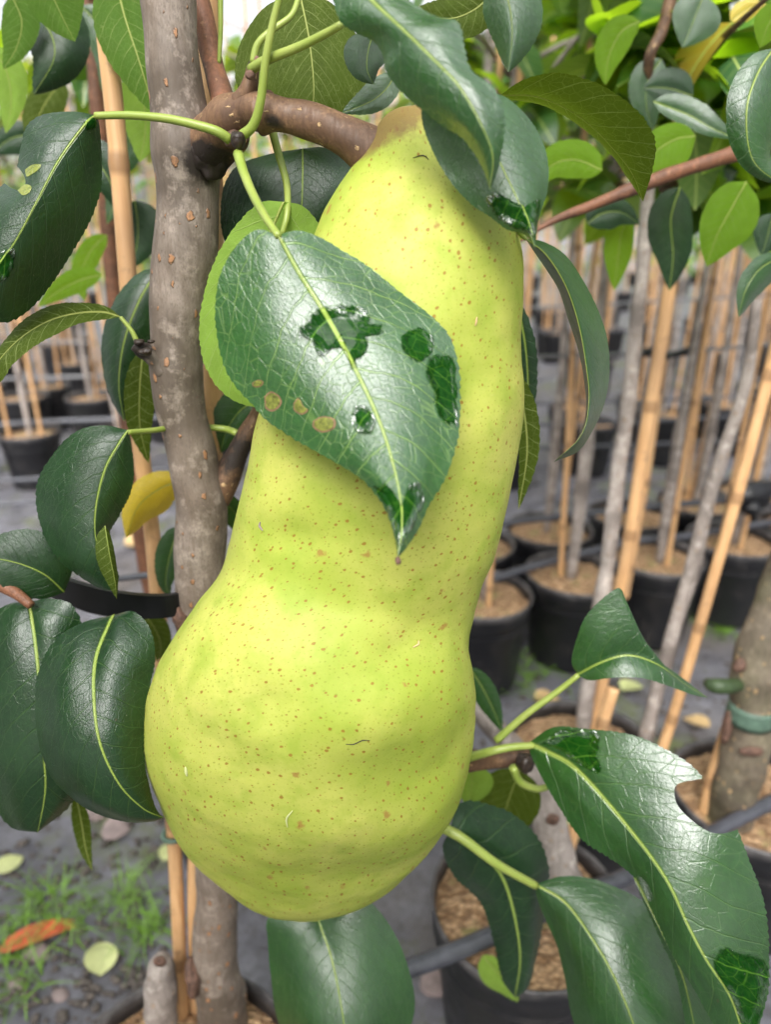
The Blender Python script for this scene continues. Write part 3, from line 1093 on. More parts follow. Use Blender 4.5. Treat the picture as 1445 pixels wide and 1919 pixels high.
# side spur: a swollen brown knuckle that bears leaves and the pear
sp_parts = [ptube([(350, 300, .300, 40), (385, 282, .295, 50), (412, 250, .287, 46), (438, 222, .28, 42), (468, 206, .275, 36), (500, 210, .272, 37)], seg=28, n=60, lump=0.25, lump_scale=90.0),
            ptube([(448, 215, .275, 24), (462, 178, .273, 20), (470, 150, .272, 15), (474, 128, .272, 13), (476, 112, .272, 8)], seg=20, n=36, lump=0.3, lump_scale=200.0),
            ball(P(390, 284, .2905), 44 * mpp(390, 284, .2905), 40, 28, (1.0, .7, 1.1), .30, 260.0), ball(P(440, 262, .274), 20 * mpp(440, 262, .274), 30, 20, (1.2, .8, .8), .4, 380.0)]
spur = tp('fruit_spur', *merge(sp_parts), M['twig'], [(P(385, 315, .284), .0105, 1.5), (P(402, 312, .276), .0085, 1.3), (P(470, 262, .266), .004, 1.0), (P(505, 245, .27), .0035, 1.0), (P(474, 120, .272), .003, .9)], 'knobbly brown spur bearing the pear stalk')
v, f = ball(P(447, 262, .262), 15 * mpp(447, 262, .262), 16, 12, (1, 1, 1.1), .4, 300.0)
tp('bud', v, f, M['bud'], label='small dark bud on the spur between two leaf stalks')
v, f = merge([ball(P(482, 118, .268), 9 * mpp(482, 118, .268), 12, 8, (.7, .7, 1.3), .5, 300.0), ball(P(470, 140, .266), 10 * mpp(470, 140, .266), 12, 8, (1, .7, .8), .5, 300.0)])
tp('bud', v, f, M['scar'], label='torn red-brown bud scales at top of spur')
v, f = ptube([(352, -60, .322, 20), (376, 20, .32, 21), (397, 110, .315, 20), (412, 170, .305, 21), (424, 225, .295, 25)], seg=20, n=50, lump=.12, lump_scale=80.0)
tp('branch', v, f, M['shoot'], [(P(424, 215, .285), .004, .9)], 'red-brown upright shoot beside the trunk')
v, f = ptube([(405, 935, .30, 30), (424, 893, .30, 25), (446, 850, .30, 21), (476, 790, .30, 17), (520, 700, .302, 13)], seg=20, n=40, lump=.25, lump_scale=80.0)
tp('branch', v, f, M['twig'], [(P(440, 850, .30), .02, .8)], 'dark short branch leaving the trunk behind the pear')
v, f = ptube([(338, 705, .296, 30), (312, 684, .293, 27), (285, 666, .290, 20), (266, 655, .288, 15), (252, 645, .287, 10)], seg=22, n=40, lump=.45, lump_scale=210.0)
tp('bud', v, f, M['bark'], [(P(262, 652, .286), .0052, 1.5)], label='knobbly side bud with a black wet tip on left edge of trunk')
v, f = merge([ball(P(258, 640, .284), 9 * mpp(258, 640, .284), 12, 8, (1.2, 1, .8), .6, 400.0), ball(P(270, 660, .281), 10 * mpp(270, 660, .281), 12, 8, (1.3, 1, .7), .6, 380.0), ball(P(282, 640, .284), 6 * mpp(282, 640, .284), 10, 7, (1.2, 1, .6), .6, 380.0)])
tp('bud_scale', v, f, M['bud'], label='black crusty bud scales')
v, f = ball(P(338, 1160, .288), 17 * mpp(338, 1160, .288), 14, 10, (.8, 1, 1.6), .5, 260.0)
tp('bud', v, f, M['scar'], label='brown bud where trunk meets the pear')
v, f = ball(P(362, 1835, .285), 24 * mpp(362, 1835, .285), 16, 12, (.55, .8, 1.7), .5, 160.0)
tp('graft_scar', v, f, M['scar'], label='dark red graft scar low on the trunk')
v, f = merge([ptube([(300, 2120, .288, 31), (300, 1900, .288, 30), (300, 1850, .288, 29), (300, 1816, .288, 25), (302, 1800, .288, 18)], seg=20, n=36, lump=.2, lump_scale=90.0)])
stub = tp('cut_stub', v, f, M['bgbark'], label='pale cut-off stem stub standing in the same pot')
v, f = ball(P(300, 1802, .272), 13 * mpp(300, 1802, .272), 14, 8, (1, .4, 1.1), .3, 200.0)
tp('knot', v, f, M['scar'], parent=stub)
# twig on the right carrying the chewed leaves
v, f = ptube([(420, 1420, .30, 24), (600, 1440, .315, 22), (780, 1432, .30, 20), (885, 1425, .288, 19), (940, 1418, .282, 18), (985, 1416, .279, 20), (1000, 1425, .277, 16)], seg=20, n=70, lump=.2, lump_scale=130.0)
tp('branch', v, f, M['twig'], [(P(985, 1425, .272), .0035, 1.0)], 'thin brown twig coming out behind the pear, carrying the chewed leaf')
v, f = merge([ball(P(985, 1430, .270), 17 * mpp(985, 1430, .270), 14, 10, (1, 1, 1.2), .5, 250.0)])
tp('bud', v, f, M['bud'], label='brown bud at end of the twig right of the pear')
# twig far left between dark leaves
v, f = ptube([(-60, 1065, .262, 17), (0, 1092, .258, 15), (40, 1120, .254, 10), (58, 1135, .252, 7)], seg=14, n=24, lump=.2, lump_scale=130.0)
tp('branch', v, f, M['shoot'], label='brown twig among dark leaves')


def LF(*a, **k):
    G = leaf(None, *a, **k)
    fix_parent(G.o, tree)
    return G


def AL(*a, **k):
    G = aleaf(None, *a, **k)
    fix_parent(G.o, tree)
    return G


# --- hero leaf lying over the pear
hero = LF([(520, 440, .217), (560, 512, .2145), (610, 590, .210), (665, 690, .202), (715, 800, .190), (745, 905, .178), (752, 975, .171), (745, 1046, .166)],
          [(480, 431), (440, 465), (412, 520), (403, 590), (412, 660), (435, 715), (470, 755), (500, 788), (560, 828), (620, 863), (670, 893), (700, 922), (725, 962), (740, 1010)],
          [(560, 432), (602, 446), (645, 472), (690, 500), (745, 545), (800, 587), (840, 628), (858, 680), (862, 740), (860, 808), (848, 860), (830, 905), (805, 945), (785, 990), (762, 1026)],
          mat='leaf_hero', el=.012, er=.014, bulge=.10, wave=.012, nu=170, nv=16, serr=.0045, teeth=46, label='large glossy leaf draped over the pear, wet patches and small chewed holes', base_rib=2.4)
petiole(hero, [(446, 288, .262), (456, 322, .255), (474, 365, .243), (496, 405, .227), (522, 443, .2165)], 9.5)
patch(hero, [(597, 578), (640, 570), (690, 580), (700, 605), (722, 607), (718, 625), (690, 632), (692, 655), (672, 682), (662, 700), (650, 660), (622, 655), (600, 672), (575, 640), (552, 625), (570, 600)], 'wet', .0007, label='large clear water film across the midrib', ripple=.15)
patch(hero, [(752, 630), (775, 613), (800, 618), (815, 640), (808, 665), (785, 680), (765, 668), (752, 650)], 'wet', .0007, label='round water film near the margin', ripple=.2)
patch(hero, [(800, 672), (826, 662), (850, 670), (857, 710), (858, 760), (858, 800), (835, 795), (818, 765), (815, 735), (798, 700)], 'wet', .0009, label='long water film along the margin', ripple=.25)
patch(hero, [(656, 778), (672, 757), (695, 768), (705, 790), (696, 812), (676, 815), (660, 800)], 'wet', .0011, label='water bead left of the midrib', ripple=.5)
patch(hero, [(697, 912), (722, 906), (738, 925), (760, 960), (765, 925), (770, 905), (790, 905), (798, 930), (783, 972), (762, 1012), (747, 1030), (738, 1000), (722, 955)], 'wet', .0006, label='water film at the pointed tip', ripple=.15)
for ol in ([(474, 718), (484, 713), (492, 717), (486, 724), (476, 724)], [(498, 745), (508, 737), (522, 745), (524, 757), (512, 768), (500, 763)],
           [(552, 757), (560, 749), (568, 762), (575, 768), (565, 775), (553, 768)], [(590, 790), (605, 783), (624, 788), (622, 802), (604, 808), (590, 800)]):
    ca = np.mean(ol, 0)
    rim = [tuple(ca + (np.array(q) - ca) * 1.22) for q in ol]
    b = patch(hero, rim, 'chew_rim', .0001, 'chewed_spot', .00010, label='small chewed spot with brown rim')
    c = patch(hero, ol, 'chew', .00005, 'chewed_spot', .00026, label='thin olive tissue inside a chewed spot')
v, f = ball(P(746, 1052, .1655), 6 * mpp(746, 1052, .1655), 10, 8, (1, 1, 1.4), .5, 500.0)
o = link('withered_tip', v, f, M['scar'], hero.o)

# --- big leaf hanging from the top across the pear's neck
topl = LF([(640, -60, .235), (696, 0, .226), (746, 47, .220), (812, 110, .213), (862, 163, .208), (902, 233, .205), (924, 292, .205), (918, 356, .207)],
          [(610, -40), (626, 5), (640, 42), (666, 62), (700, 78), (718, 105), (724, 135), (748, 168), (790, 205), (830, 236), (868, 260), (895, 296), (912, 332)],
          [(700, -60), (765, -2), (812, 28), (855, 38), (868, 80), (882, 130), (920, 160), (943, 198), (946, 240), (940, 290), (930, 330)],
          mat='leaf', el=.012, er=.004, bulge=.12, wave=.012, nu=150, nv=14, serr=.0045, teeth=44, label='large grey-sheened leaf hanging down over the neck of the pear', base_rib=2.0)
# --- leaf below it with the wet turned-up tip
second = LF([(872, 160, .232), (905, 235, .226), (940, 310, .222), (975, 385, .217), (1003, 464, .214)],
            [(800, 178), (790, 215), (800, 258), (822, 305), (850, 347), (885, 382), (920, 406), (952, 430), (985, 441)],
            [(915, 170), (952, 186), (985, 215), (1015, 260), (1028, 312), (1025, 362), (1010, 412)],
            mat='leaf', el=.006, er=.012, bulge=.10, wave=.012, nu=150, nv=14, serr=.004, teeth=44, label='grey-sheened leaf with a wet tip resting on right shoulder of the pear', base_rib=1.8)
patch(second, [(905, 372), (925, 358), (950, 372), (985, 385), (1012, 372), (1015, 392), (1006, 430), (1000, 452), (985, 436), (955, 427), (925, 405)], 'wet', .0011, label='water held at the leaf tip', ripple=.5)
# --- long leaf hanging right of the pear
hang = LF([(984, 446, .245), (1024, 478, .250), (1060, 535, .254), (1084, 605, .256), (1098, 680, .256), (1104, 750, .254), (1090, 815, .250), (1038, 866, .246)],
          [(1022, 454), (1062, 480), (1096, 530), (1121, 580), (1138, 632), (1143, 690), (1135, 750), (1115, 800), (1085, 845)],
          [(1000, 470), (1026, 508), (1048, 545), (1066, 600), (1085, 660), (1096, 720), (1098, 775), (1084, 820), (1064, 850)],
          mat='leaf', el=.018, er=.020, bulge=.05, wave=.008, nu=120, nv=10, serr=.003, teeth=36, label='long narrow dark green leaf curving down right of the pear', base_rib=1.6)
petiole(hang, [(930, 380, .262), (960, 420, .255), (985, 447, .2452)], 6)
# --- olive leaf seen from below, upper right
olive = LF([(938, 178, .285), (1000, 180, .282), (1060, 203, .280), (1110, 238, .280), (1155, 285, .282), (1188, 330, .285), (1206, 378, .29)],
           [(980, 150), (1040, 137), (1100, 150), (1160, 180), (1205, 220), (1228, 265), (1224, 315)],
           [(960, 188), (1010, 196), (1060, 218), (1105, 250), (1145, 290), (1180, 338)],
           mat='leaf_olive', under=True, el=-.015, er=.012, bulge=.10, wave=.006, label='olive-brown underside of an arching leaf right of the top leaves', base_rib=1.6)
# --- left leaf with yellow notch and a water drop
lft = LF([(180, 216, .272), (160, 232, .268), (110, 300, .262), (72, 370, .256), (35, 440, .252), (0, 495, .25), (-50, 570, .25)],
         [(138, 209), (84, 214), (50, 236), (38, 275), (30, 315), (5, 345), (-35, 370), (-70, 420), (-80, 500)],
         [(186, 238), (190, 300), (187, 360), (165, 420), (130, 480), (90, 540), (45, 588), (0, 603)],
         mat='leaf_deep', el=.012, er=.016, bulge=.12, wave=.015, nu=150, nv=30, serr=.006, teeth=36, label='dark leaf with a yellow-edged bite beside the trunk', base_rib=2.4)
petiole(lft, [(430, 262, .268), (408, 247, .266), (370, 235, .266), (310, 222, .268), (240, 216, .27), (178, 217, .2715)], 9)
bite(lft, [(20, 300), (40, 322), (47, 342), (38, 356), (20, 352), (0, 340), (-30, 345), (-50, 320), (-10, 290)])
patch(lft, [(46, 318), (60, 309), (76, 309), (70, 319), (58, 327), (49, 331)], 'leaf_yellowed', .00002, 'yellowed_edge', .0002, label='yellow-green tissue above the bite')
patch(lft, [(32, 357), (46, 346), (58, 350), (54, 361), (42, 366)], 'leaf_yellowed', .00002, 'yellowed_edge', .0002, label='yellow-green tissue below the bite')
patch(lft, [(158, 228), (170, 222), (180, 232), (178, 243), (166, 247), (158, 240)], 'wet', .0022, 'water_drop', label='bead of water at the base of the leaf')
patch(lft, [(-5, 480), (12, 462), (28, 468), (26, 500), (12, 525), (-5, 525)], 'wet', .0012, 'water_drop', label='bead of water at the picture edge', ripple=.6)
# --- olive folded leaf, left
ol2 = LF([(226, 594, .286), (190, 585, .282), (140, 588, .276), (90, 602, .27), (40, 632, .264), (0, 672, .26), (-30, 720, .258)],
         [(195, 573), (140, 567), (90, 574), (42, 602), (6, 640), (-20, 675)], [(200, 598), (150, 606), (110, 624), (62, 650), (22, 684), (0, 715)],
         mat='leaf_olive', under=True, el=.006, er=-.006, bulge=.1, wave=.006, label='olive leaf underside stretching left from the black bud', base_rib=1.4)
petiole(ol2, [(256, 640, .286), (246, 620, .286), (225, 594, .286)], 5)
# --- leaf behind the trunk, left
AL([(300, 500, .345), (262, 560, .338), (232, 640, .332), (222, 720, .328), (232, 790, .326)], 62, 45, mat='leaf_deep', el=.008, er=.008, label='dusky blue-green leaf half hidden behind the trunk', wave=.01)
AL([(268, 655, .32), (262, 720, .318), (262, 800, .32), (278, 868, .325)], 30, 30, mat='leaf_olive', under=True, label='olive leaf hanging straight down left of the trunk', wave=.006)
# --- left dark leaf with curled tip
curl = LF([(240, 806, .272), (222, 832, .268), (196, 880, .263), (180, 945, .258), (178, 1000, .254), (190, 1048, .252), (212, 1108, .256)],
          [(190, 797), (140, 810), (100, 850), (70, 902), (68, 950), (82, 1002), (112, 1052), (150, 1082), (190, 1104)],
          [(245, 830), (250, 880), (245, 920), (222, 968), (204, 1002), (206, 1050), (222, 1080)],
          mat='leaf_deep', el=.010, er=.010, bulge=.12, wave=.012, nu=110, label='dark leaf with yellow midrib and curled tip left of the trunk', base_rib=3.0)
petiole(curl, [(445, 812, .30), (415, 803, .305), (340, 800, .298), (290, 806, .285), (238, 810, .272)], 6.5)
AL([(196, 985, .25), (205, 1040, .246), (215, 1090, .246), (218, 1122, .248)], 10, 26, mat='leaf_olive', under=True, label='rolled-up olive tip under the dark leaf', wave=.004, el=.004)
AL([(340, 902, .335), (300, 915, .332), (258, 950, .330), (236, 1008, .33)], 42, 36, mat='leaf_yellow', label='yellow leaf behind the trunk', wave=.012, el=.01)
AL([(120, 1110, .268), (80, 1075, .262), (20, 1052, .258), (-60, 1040, .255)], 60, 72, mat='leaf_deep', label='dark leaf coming in above the black strap', wave=.012, el=-.004, er=.008)
lowa = LF([(54, 1128, .258), (65, 1200, .248), (74, 1290, .238), (80, 1400, .229), (84, 1480, .226), (70, 1560, .228)],
          [(10, 1135), (-40, 1180), (-60, 1280), (-50, 1400), (-20, 1490), (20, 1550)], [(95, 1122), (140, 1140), (165, 1220), (170, 1330), (160, 1440), (130, 1510)],
          mat='leaf_deep', el=.014, er=.016, bulge=.14, wave=.014, label='dark drooping leaf partly covered by its neighbour, lower left', base_rib=3.2)
lowb = LF([(213, 1152, .252), (204, 1172, .246), (180, 1232, .233), (175, 1300, .222), (186, 1390, .211), (222, 1468, .207), (268, 1515, .210), (306, 1532, .216)],
          [(150, 1168), (102, 1200), (72, 1260), (67, 1322), (75, 1400), (100, 1458), (142, 1500), (192, 1528), (240, 1541), (285, 1540)],
          [(250, 1146), (280, 1178), (289, 1232), (279, 1290), (272, 1350), (269, 1402), (275, 1452), (286, 1500), (296, 1522)],
          mat='leaf_deep', el=.012, er=.014, bulge=.16, wave=.014, nu=130, nv=14, serr=.004, teeth=40, label='broad dark leaf touching left side of the pear', base_rib=3.2)
AL([(142, 1490, .262), (152, 1540, .264), (160, 1590, .266), (172, 1632, .268)], 16, 18, mat='leaf_olive', under=True, label='narrow limp olive leaf under the dark leaves', wave=.004)
AL([(335, 985, .33), (318, 1040, .328), (310, 1090, .328), (318, 1120, .33)], 26, 28, mat='leaf', label='small green leaf left of the lower trunk')
AL([(400, 930, .33), (430, 950, .332), (455, 985, .334), (470, 1020, .336)], 22, 26, mat='leaf', label='small green leaf between trunk and pear')
AL([(262, 1150, .335), (285, 1170, .335), (300, 1205, .335), (298, 1245, .335)], 26, 30, mat='leaf_olive', under=True, label='shaded olive leaf between the dark leaf and the pear')
AL([(500, 745, .325), (455, 765, .325), (425, 805, .326), (412, 850, .328)], 40, 44, mat='leaf', label='blue-green leaf behind the pear beside the trunk', wave=.01)
# --- behind the hero leaf
pale = LF([(532, 378, .272), (505, 440, .272), (470, 520, .271), (445, 610, .270), (450, 690, .268), (482, 764, .266)],
          [(488, 380), (440, 425), (402, 490), (380, 560), (373, 620), (382, 680), (412, 730), (448, 755)],
          [(565, 385), (590, 410), (610, 450), (610, 540), (580, 640), (540, 710)],
          mat='leaf_pale', under=True, bulge=.05, wave=.006, el=.008, er=.01, label='pale green underside of a leaf behind the draped leaf', base_rib=1.8)
petiole(pale, [(510, 245, .285), (522, 290, .284), (537, 345, .28), (538, 400, .272), (528, 440, .270)], 7.5)
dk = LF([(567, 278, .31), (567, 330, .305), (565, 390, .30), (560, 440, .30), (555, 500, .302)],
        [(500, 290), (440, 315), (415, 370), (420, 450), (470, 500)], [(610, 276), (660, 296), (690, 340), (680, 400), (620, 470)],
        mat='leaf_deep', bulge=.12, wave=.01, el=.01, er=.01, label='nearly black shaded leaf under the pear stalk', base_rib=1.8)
# --- top leaves
ul = LF([(562, -10, .30), (577, 60, .296), (585, 120, .293), (588, 170, .291), (585, 222, .29)],
        [(500, 10), (455, 70), (440, 130), (455, 180), (510, 205), (555, 220)], [(620, 5), (665, 60), (690, 120), (690, 170), (660, 208), (615, 224)],
        mat='leaf_olive', under=True, bulge=.06, wave=.008, el=.006, er=.008, label='olive veined underside of a broad leaf behind the spur', base_rib=1.6)
petiole(ul, [(470, 130, .268), (500, 112, .262), (560, 88, .256), (612, 62, .250), (640, 46, .246)], 9)
AL([(700, 62, .262), (690, 95, .262), (688, 130, .262), (700, 158, .263)], 38, 46, mat='leaf_deep', label='black shaded leaf scrap under the top leaf', wave=.01)
AL([(742, 135, .275), (725, 165, .275), (695, 190, .274), (640, 212, .274)], 26, 34, mat='leaf', label='curled dark green leaf above the pear stalk', wave=.012)
AL([(930, -20, .262), (890, 18, .262), (840, 35, .262), (770, 20, .264)], 45, 55, mat='leaf_olive', under=True, label='green underside behind the top leaf', wave=.008)
AL([(915, -50, .248), (950, -5, .244), (960, 60, .242), (953, 136, .242)], 62, 52, mat='leaf', label='grey-green leaf pointing down at the top', wave=.012, el=.008, er=.008)
AL([(1005, -20, .25), (960, 10, .25), (915, 5, .25)], 20, 24, mat='leaf', label='small wet leaf at the very top', wave=.01)
for pts, r in (([(452, 255, .264), (474, 235, .262), (488, 190, .26), (498, 110, .258), (512, 40, .257), (528, -20, .256)], 9),
               ([(474, 118, .27), (482, 85, .27), (505, 60, .27), (545, 30, .272), (560, -5, .275)], 7),
               ([(413, -10, .31), (413, 60, .31), (410, 120, .31)], 5)):
    p_ = petiole(tree, pts, r)
    fix_parent(p_, tree)
    p_['label'] = 'green leaf stalk rising from the spur out of frame' if r > 6 else 'thin green leaf stalk beside the red-brown shoot'
# tall hanging undersides at the top left of the trunk
AL([(215, -60, .36), (230, 20, .355), (262, 120, .35), (290, 215, .35)], 45, 62, mat='leaf_mid', under=True, label='mid green underside hanging left of the upper trunk', wave=.006)
AL([(262, 120, .40), (268, 180, .40), (272, 240, .40), (262, 305, .40)], 42, 50, mat='leaf_pale', under=True, label='pale leaf underside behind the upper trunk')
AL([(45, 20, .42), (90, 55, .41), (100, 110, .405), (62, 178, .405)], 70, 50, mat='leaf_deep', label='dark teal leaf at the top left', wave=.012, el=.01)
AL([(60, -60, .37), (95, -10, .37), (120, 40, .37), (140, 78, .37)], 60, 50, mat='leaf_mid', under=True, label='mid green leaf underside in the top left corner')
AL([(-20, 90, .42), (10, 130, .42), (20, 190, .42), (10, 250, .42)], 35, 30, mat='leaf_pale', under=True, label='yellowish pale leaf at the left edge')
AL([(190, 275, .44), (212, 320, .44), (215, 370, .44), (200, 420, .44)], 30, 26, mat='leaf', label='blue-green leaf right of the bitten leaf')
AL([(252, 375, .42), (258, 420, .42), (256, 460, .42), (245, 505, .42)], 46, 40, mat='leaf_deep', label='dark teal leaf left of the trunk at mid height', wave=.01)
AL([(190, 515, .44), (150, 525, .44), (110, 545, .44), (70, 575, .44)], 22, 26, mat='leaf_bright', under=True, label='small light green leaf above the olive leaf')
for q in (([(150, 262, .40), (180, 300, .398), (205, 340, .397), (222, 395, .40)], 40, 34, 'leaf_deep', 0, 'dusky leaf across the left bamboo cane'),
          ([(20, -10, .40), (40, 40, .40), (30, 90, .40), (5, 130, .40)], 34, 40, 'leaf_mid', 1, 'mid green leaf in the top left corner behind'),
          ([(150, 10, .47), (185, 50, .47), (200, 110, .47), (190, 170, .47)], 34, 30, 'leaf', 0, 'dull green leaf crossing the thin dark stem'),
          ([(120, 150, .50), (90, 185, .50), (70, 230, .50), (75, 290, .50)], 40, 36, 'leaf_olive', 1, 'olive leaf behind the bitten leaf'),
          ([(235, 235, .45), (240, 270, .45), (225, 310, .45), (205, 345, .45)], 30, 34, 'leaf', 0, 'green leaf between cane and trunk'),
          ([(70, 250, .55), (20, 260, .55), (-20, 290, .55)], 36, 30, 'leaf_deep', 0, 'dark leaf at left edge behind the bitten leaf'),
          ([(200, 440, .47), (170, 470, .47), (150, 520, .47), (158, 565, .47)], 24, 24, 'leaf_bright', 1, 'small backlit leaf under the bitten leaf')):
    AL(q[0], q[1], q[2], mat=q[3], under=bool(q[4]), label=q[5], wave=.01)
# --- lower right: the chewed leaf and its company
chew = LF([(990, 1392, .272), (1030, 1410, .265), (1082, 1442, .254), (1165, 1535, .233), (1245, 1642, .212), (1290, 1735, .200), (1325, 1800, .193), (1370, 1870, .187), (1400, 1960, .181)],
          [(1000, 1425), (1040, 1502), (1090, 1572), (1140, 1606), (1192, 1648), (1225, 1710), (1262, 1790), (1300, 1850), (1340, 1920), (1375, 1950)],
          [(1038, 1363), (1100, 1366), (1180, 1376), (1240, 1400), (1290, 1430), (1322, 1462), (1350, 1500), (1378, 1545), (1402, 1605), (1430, 1682), (1441, 1750), (1442, 1850), (1420, 1930)],
          mat='leaf', el=.006, er=.010, bulge=.09, wave=.010, nu=230, nv=44, serr=.004, teeth=60, label='large pale-sheened leaf with chewed right edge and pooled water at its tip', base_rib=2.6)
bite(chew, [(1330, 1458), (1300, 1462), (1270, 1470), (1265, 1488), (1274, 1514), (1310, 1547), (1345, 1562), (1384, 1554), (1420, 1530), (1400, 1470)])
bite(chew, [(1196, 1640), (1203, 1645), (1216, 1660), (1224, 1682), (1218, 1690), (1205, 1670), (1190, 1652)])
patch(chew, [(1012, 1392), (1050, 1366), (1100, 1368), (1128, 1376), (1124, 1420), (1130, 1450), (1105, 1445), (1075, 1425), (1040, 1402)], 'wet', .0006, label='water film beside the midrib at the leaf base', ripple=.2)
patch(chew, [(1328, 1790), (1360, 1775), (1400, 1785), (1436, 1800), (1440, 1850), (1425, 1915), (1400, 1950), (1375, 1880), (1345, 1830)], 'wet', .0016, label='pooled water near the tip', ripple=.6)
petiole(chew, [(870, 1422, .276), (920, 1408, .270), (960, 1400, .270), (1000, 1397, .2710)], 8.5)
und2 = LF([(1188, 1640, .238), (1240, 1745, .219), (1280, 1830, .210), (1310, 1960, .200)], [(1192, 1655), (1236, 1755), (1268, 1830), (1295, 1960)], [(1215, 1650), (1280, 1740), (1340, 1830), (1390, 1960)],
          mat='leaf', bulge=.08, label='second green leaf with a pale curled edge under the chewed leaf', base_rib=3.0)
mid_l = LF([(1003, 1657, .262), (1060, 1692, .252), (1112, 1762, .236), (1152, 1832, .223), (1190, 1925, .210), (1215, 2010, .205)],
           [(1010, 1692), (1040, 1762), (1058, 1832), (1078, 1920), (1130, 2000)], [(1060, 1642), (1132, 1654), (1222, 1700), (1265, 1775), (1300, 1865), (1300, 1960)],
           mat='leaf', el=.012, er=.014, bulge=.13, wave=.012, nu=120, nv=13, serr=.003, label='broad sheened leaf at the bottom, left of the chewed leaf', base_rib=3.0)
petiole(mid_l, [(820, 1545, .268), (868, 1572, .262), (930, 1618, .258), (1005, 1660, .2615)], 10)
gl = LF([(842, 1560, .262), (890, 1590, .268), (940, 1640, .27), (965, 1720, .272), (975, 1800, .274), (965, 1870, .276)],
        [(830, 1590), (850, 1640), (900, 1690), (925, 1760), (940, 1830)], [(865, 1505), (940, 1516), (1000, 1560), (1028, 1622), (1022, 1700), (1005, 1790), (990, 1850)],
        mat='leaf_deep', el=.008, er=.016, bulge=.18, wave=.012, nu=110, nv=12, label='dark wet leaf under the right side of the pear', base_rib=2.0)
AL([(905, 1790, .31), (925, 1815, .31), (950, 1840, .31), (972, 1878, .31)], 22, 32, mat='leaf_pale', under=True, label='pale leaf underside below the dark wet leaf')
fold1 = LF([(1083, 1264, .275), (1130, 1240, .27), (1180, 1228, .268), (1235, 1246, .268), (1285, 1282, .27), (1328, 1308, .274)],
           [(1072, 1240), (1082, 1195), (1102, 1150), (1150, 1106), (1168, 1110), (1172, 1160), (1194, 1222), (1240, 1243)], [(1105, 1275), (1150, 1270), (1205, 1271), (1250, 1284), (1300, 1302)],
           mat='leaf', el=.006, er=-.008, bulge=.1, wave=.004, nu=120, nv=10, serr=.003, label='folded shiny leaf standing alone right of the pear', base_rib=1.8)
petiole(fold1, [(985, 1412, .272), (955, 1390, .272), (930, 1388, .273), (985, 1340, .274), (1040, 1300, .275), (1086, 1264, .275)][2:], 7)
botl = LF([(592, 1705, .262), (600, 1735, .257), (620, 1792, .246), (635, 1860, .234), (645, 1925, .224), (650, 2010, .215)],
          [(545, 1690), (503, 1720), (502, 1760), (508, 1830), (525, 1925), (580, 2000)], [(640, 1690), (690, 1688), (740, 1750), (770, 1830), (776, 1900), (740, 1980)],
          mat='leaf', el=.014, er=.014, bulge=.14, wave=.012, nu=110, nv=13, serr=.003, label='dark glossy leaf hanging below the bottom of the pear', base_rib=2.8)
AL([(975, 1440, .315), (960, 1480, .315), (940, 1530, .315), (900, 1570, .316)], 62, 60, mat='leaf_olive', under=True, label='dull olive leaf behind the twig right of the pear')
AL([(885, 1435, .31), (885, 1470, .31), (878, 1510, .31)], 40, 40, mat='leaf_pale', under=True, label='dull green leaf against right side of the pear')
AL([(880, 1250, .33), (905, 1290, .33), (925, 1330, .33), (942, 1372, .33)], 22, 24, mat='leaf', label='small dark leaf beside the waist of the pear')
pe = petiole(tree, [(962, 1438, .27), (975, 1465, .272), (1005, 1478, .276), (1030, 1474, .28)], 8); fix_parent(pe, tree)
pe['label'] = 'thick bent green leaf stalk under the twig'
AL([(958, 690, .285), (980, 760, .285), (988, 850, .285), (972, 955, .286)], 26, 18, mat='leaf_olive', under=True, label='olive leaf edge along right side of the pear', wave=.004)
AL([(968, 560, .31), (985, 650, .31), (990, 740, .31), (985, 830, .31)], 20, 10, mat='leaf_deep', label='dark sliver of leaf right of the pear')

# ------------------------------------------------------------------ the pear
rows_px = [(764, 199, 772, 198), (748, 202, 786, 198), (722, 220, 822, 214), (702, 252, 862, 250), (682, 286, 902, 296), (656, 322, 935, 342), (630, 362, 958, 390), (604, 412, 974, 437), (576, 478, 984, 490), (549, 548, 983, 560),
           (522, 625, 978, 640), (500, 705, 974, 722), (481, 785, 969, 802), (466, 865, 958, 882), (450, 945, 944, 962), (434, 1022, 923, 1042), (413, 1080, 899, 1104), (372, 1128, 880, 1164), (331, 1183, 873, 1214),
           (297, 1243, 880, 1263), (277, 1305, 888, 1316), (270, 1368, 889, 1369), (273, 1430, 882, 1427), (288, 1490, 867, 1492), (315, 1546, 843, 1551), (350, 1600, 808, 1601), (400, 1650, 760, 1645), (450, 1689, 705, 1684), (507, 1716, 645, 1712), (562, 1728, 592, 1727)]
N1, N2 = 240, 160
kk = np.linspace(0, 1, len(rows_px))
rp = np.array(rows_px, float)
Y0 = np.interp(kk, [0, .25, .55, .72, .85, 1], [.268, .262, .250, .238, .230, .232])
# smooth resample rows by index with a spline in 5-D
dense = spline(np.concatenate([rp, Y0[:, None] * 1000], 1), N1)
V, RU, SVc = [], [], []
alen = 0.0; pc = None
for i in range(N1):
    lx, ly, rx, ry, y = dense[i]; y /= 1000
    a, b = np.array(P(lx, ly, y)), np.array(P(rx, ry, y))
    c = (a + b) / 2
    half = (b - a) / 2
    hw = np.linalg.norm(half)
    alen += 0 if pc is None else np.linalg.norm(c - pc); pc = c
    view = c - np.array(CAM); dist = np.linalg.norm(view); view /= dist
    view = view - half / hw * view.dot(half / hw); view /= np.linalg.norm(view)
    k = math.sqrt(max(.5, 1 - (hw * .92 / dist) ** 2))
    u = i / (N1 - 1)
    for j in range(N2):
        th = 2 * math.pi * j / N2
        p = c + half * math.cos(th) * k + view * (-hw * .92 * math.sin(th))
        V.append(p)
        SVc.append((((th + math.pi / 2) % (2 * math.pi) - math.pi) * (.8 * hw + .012), alen, 0))
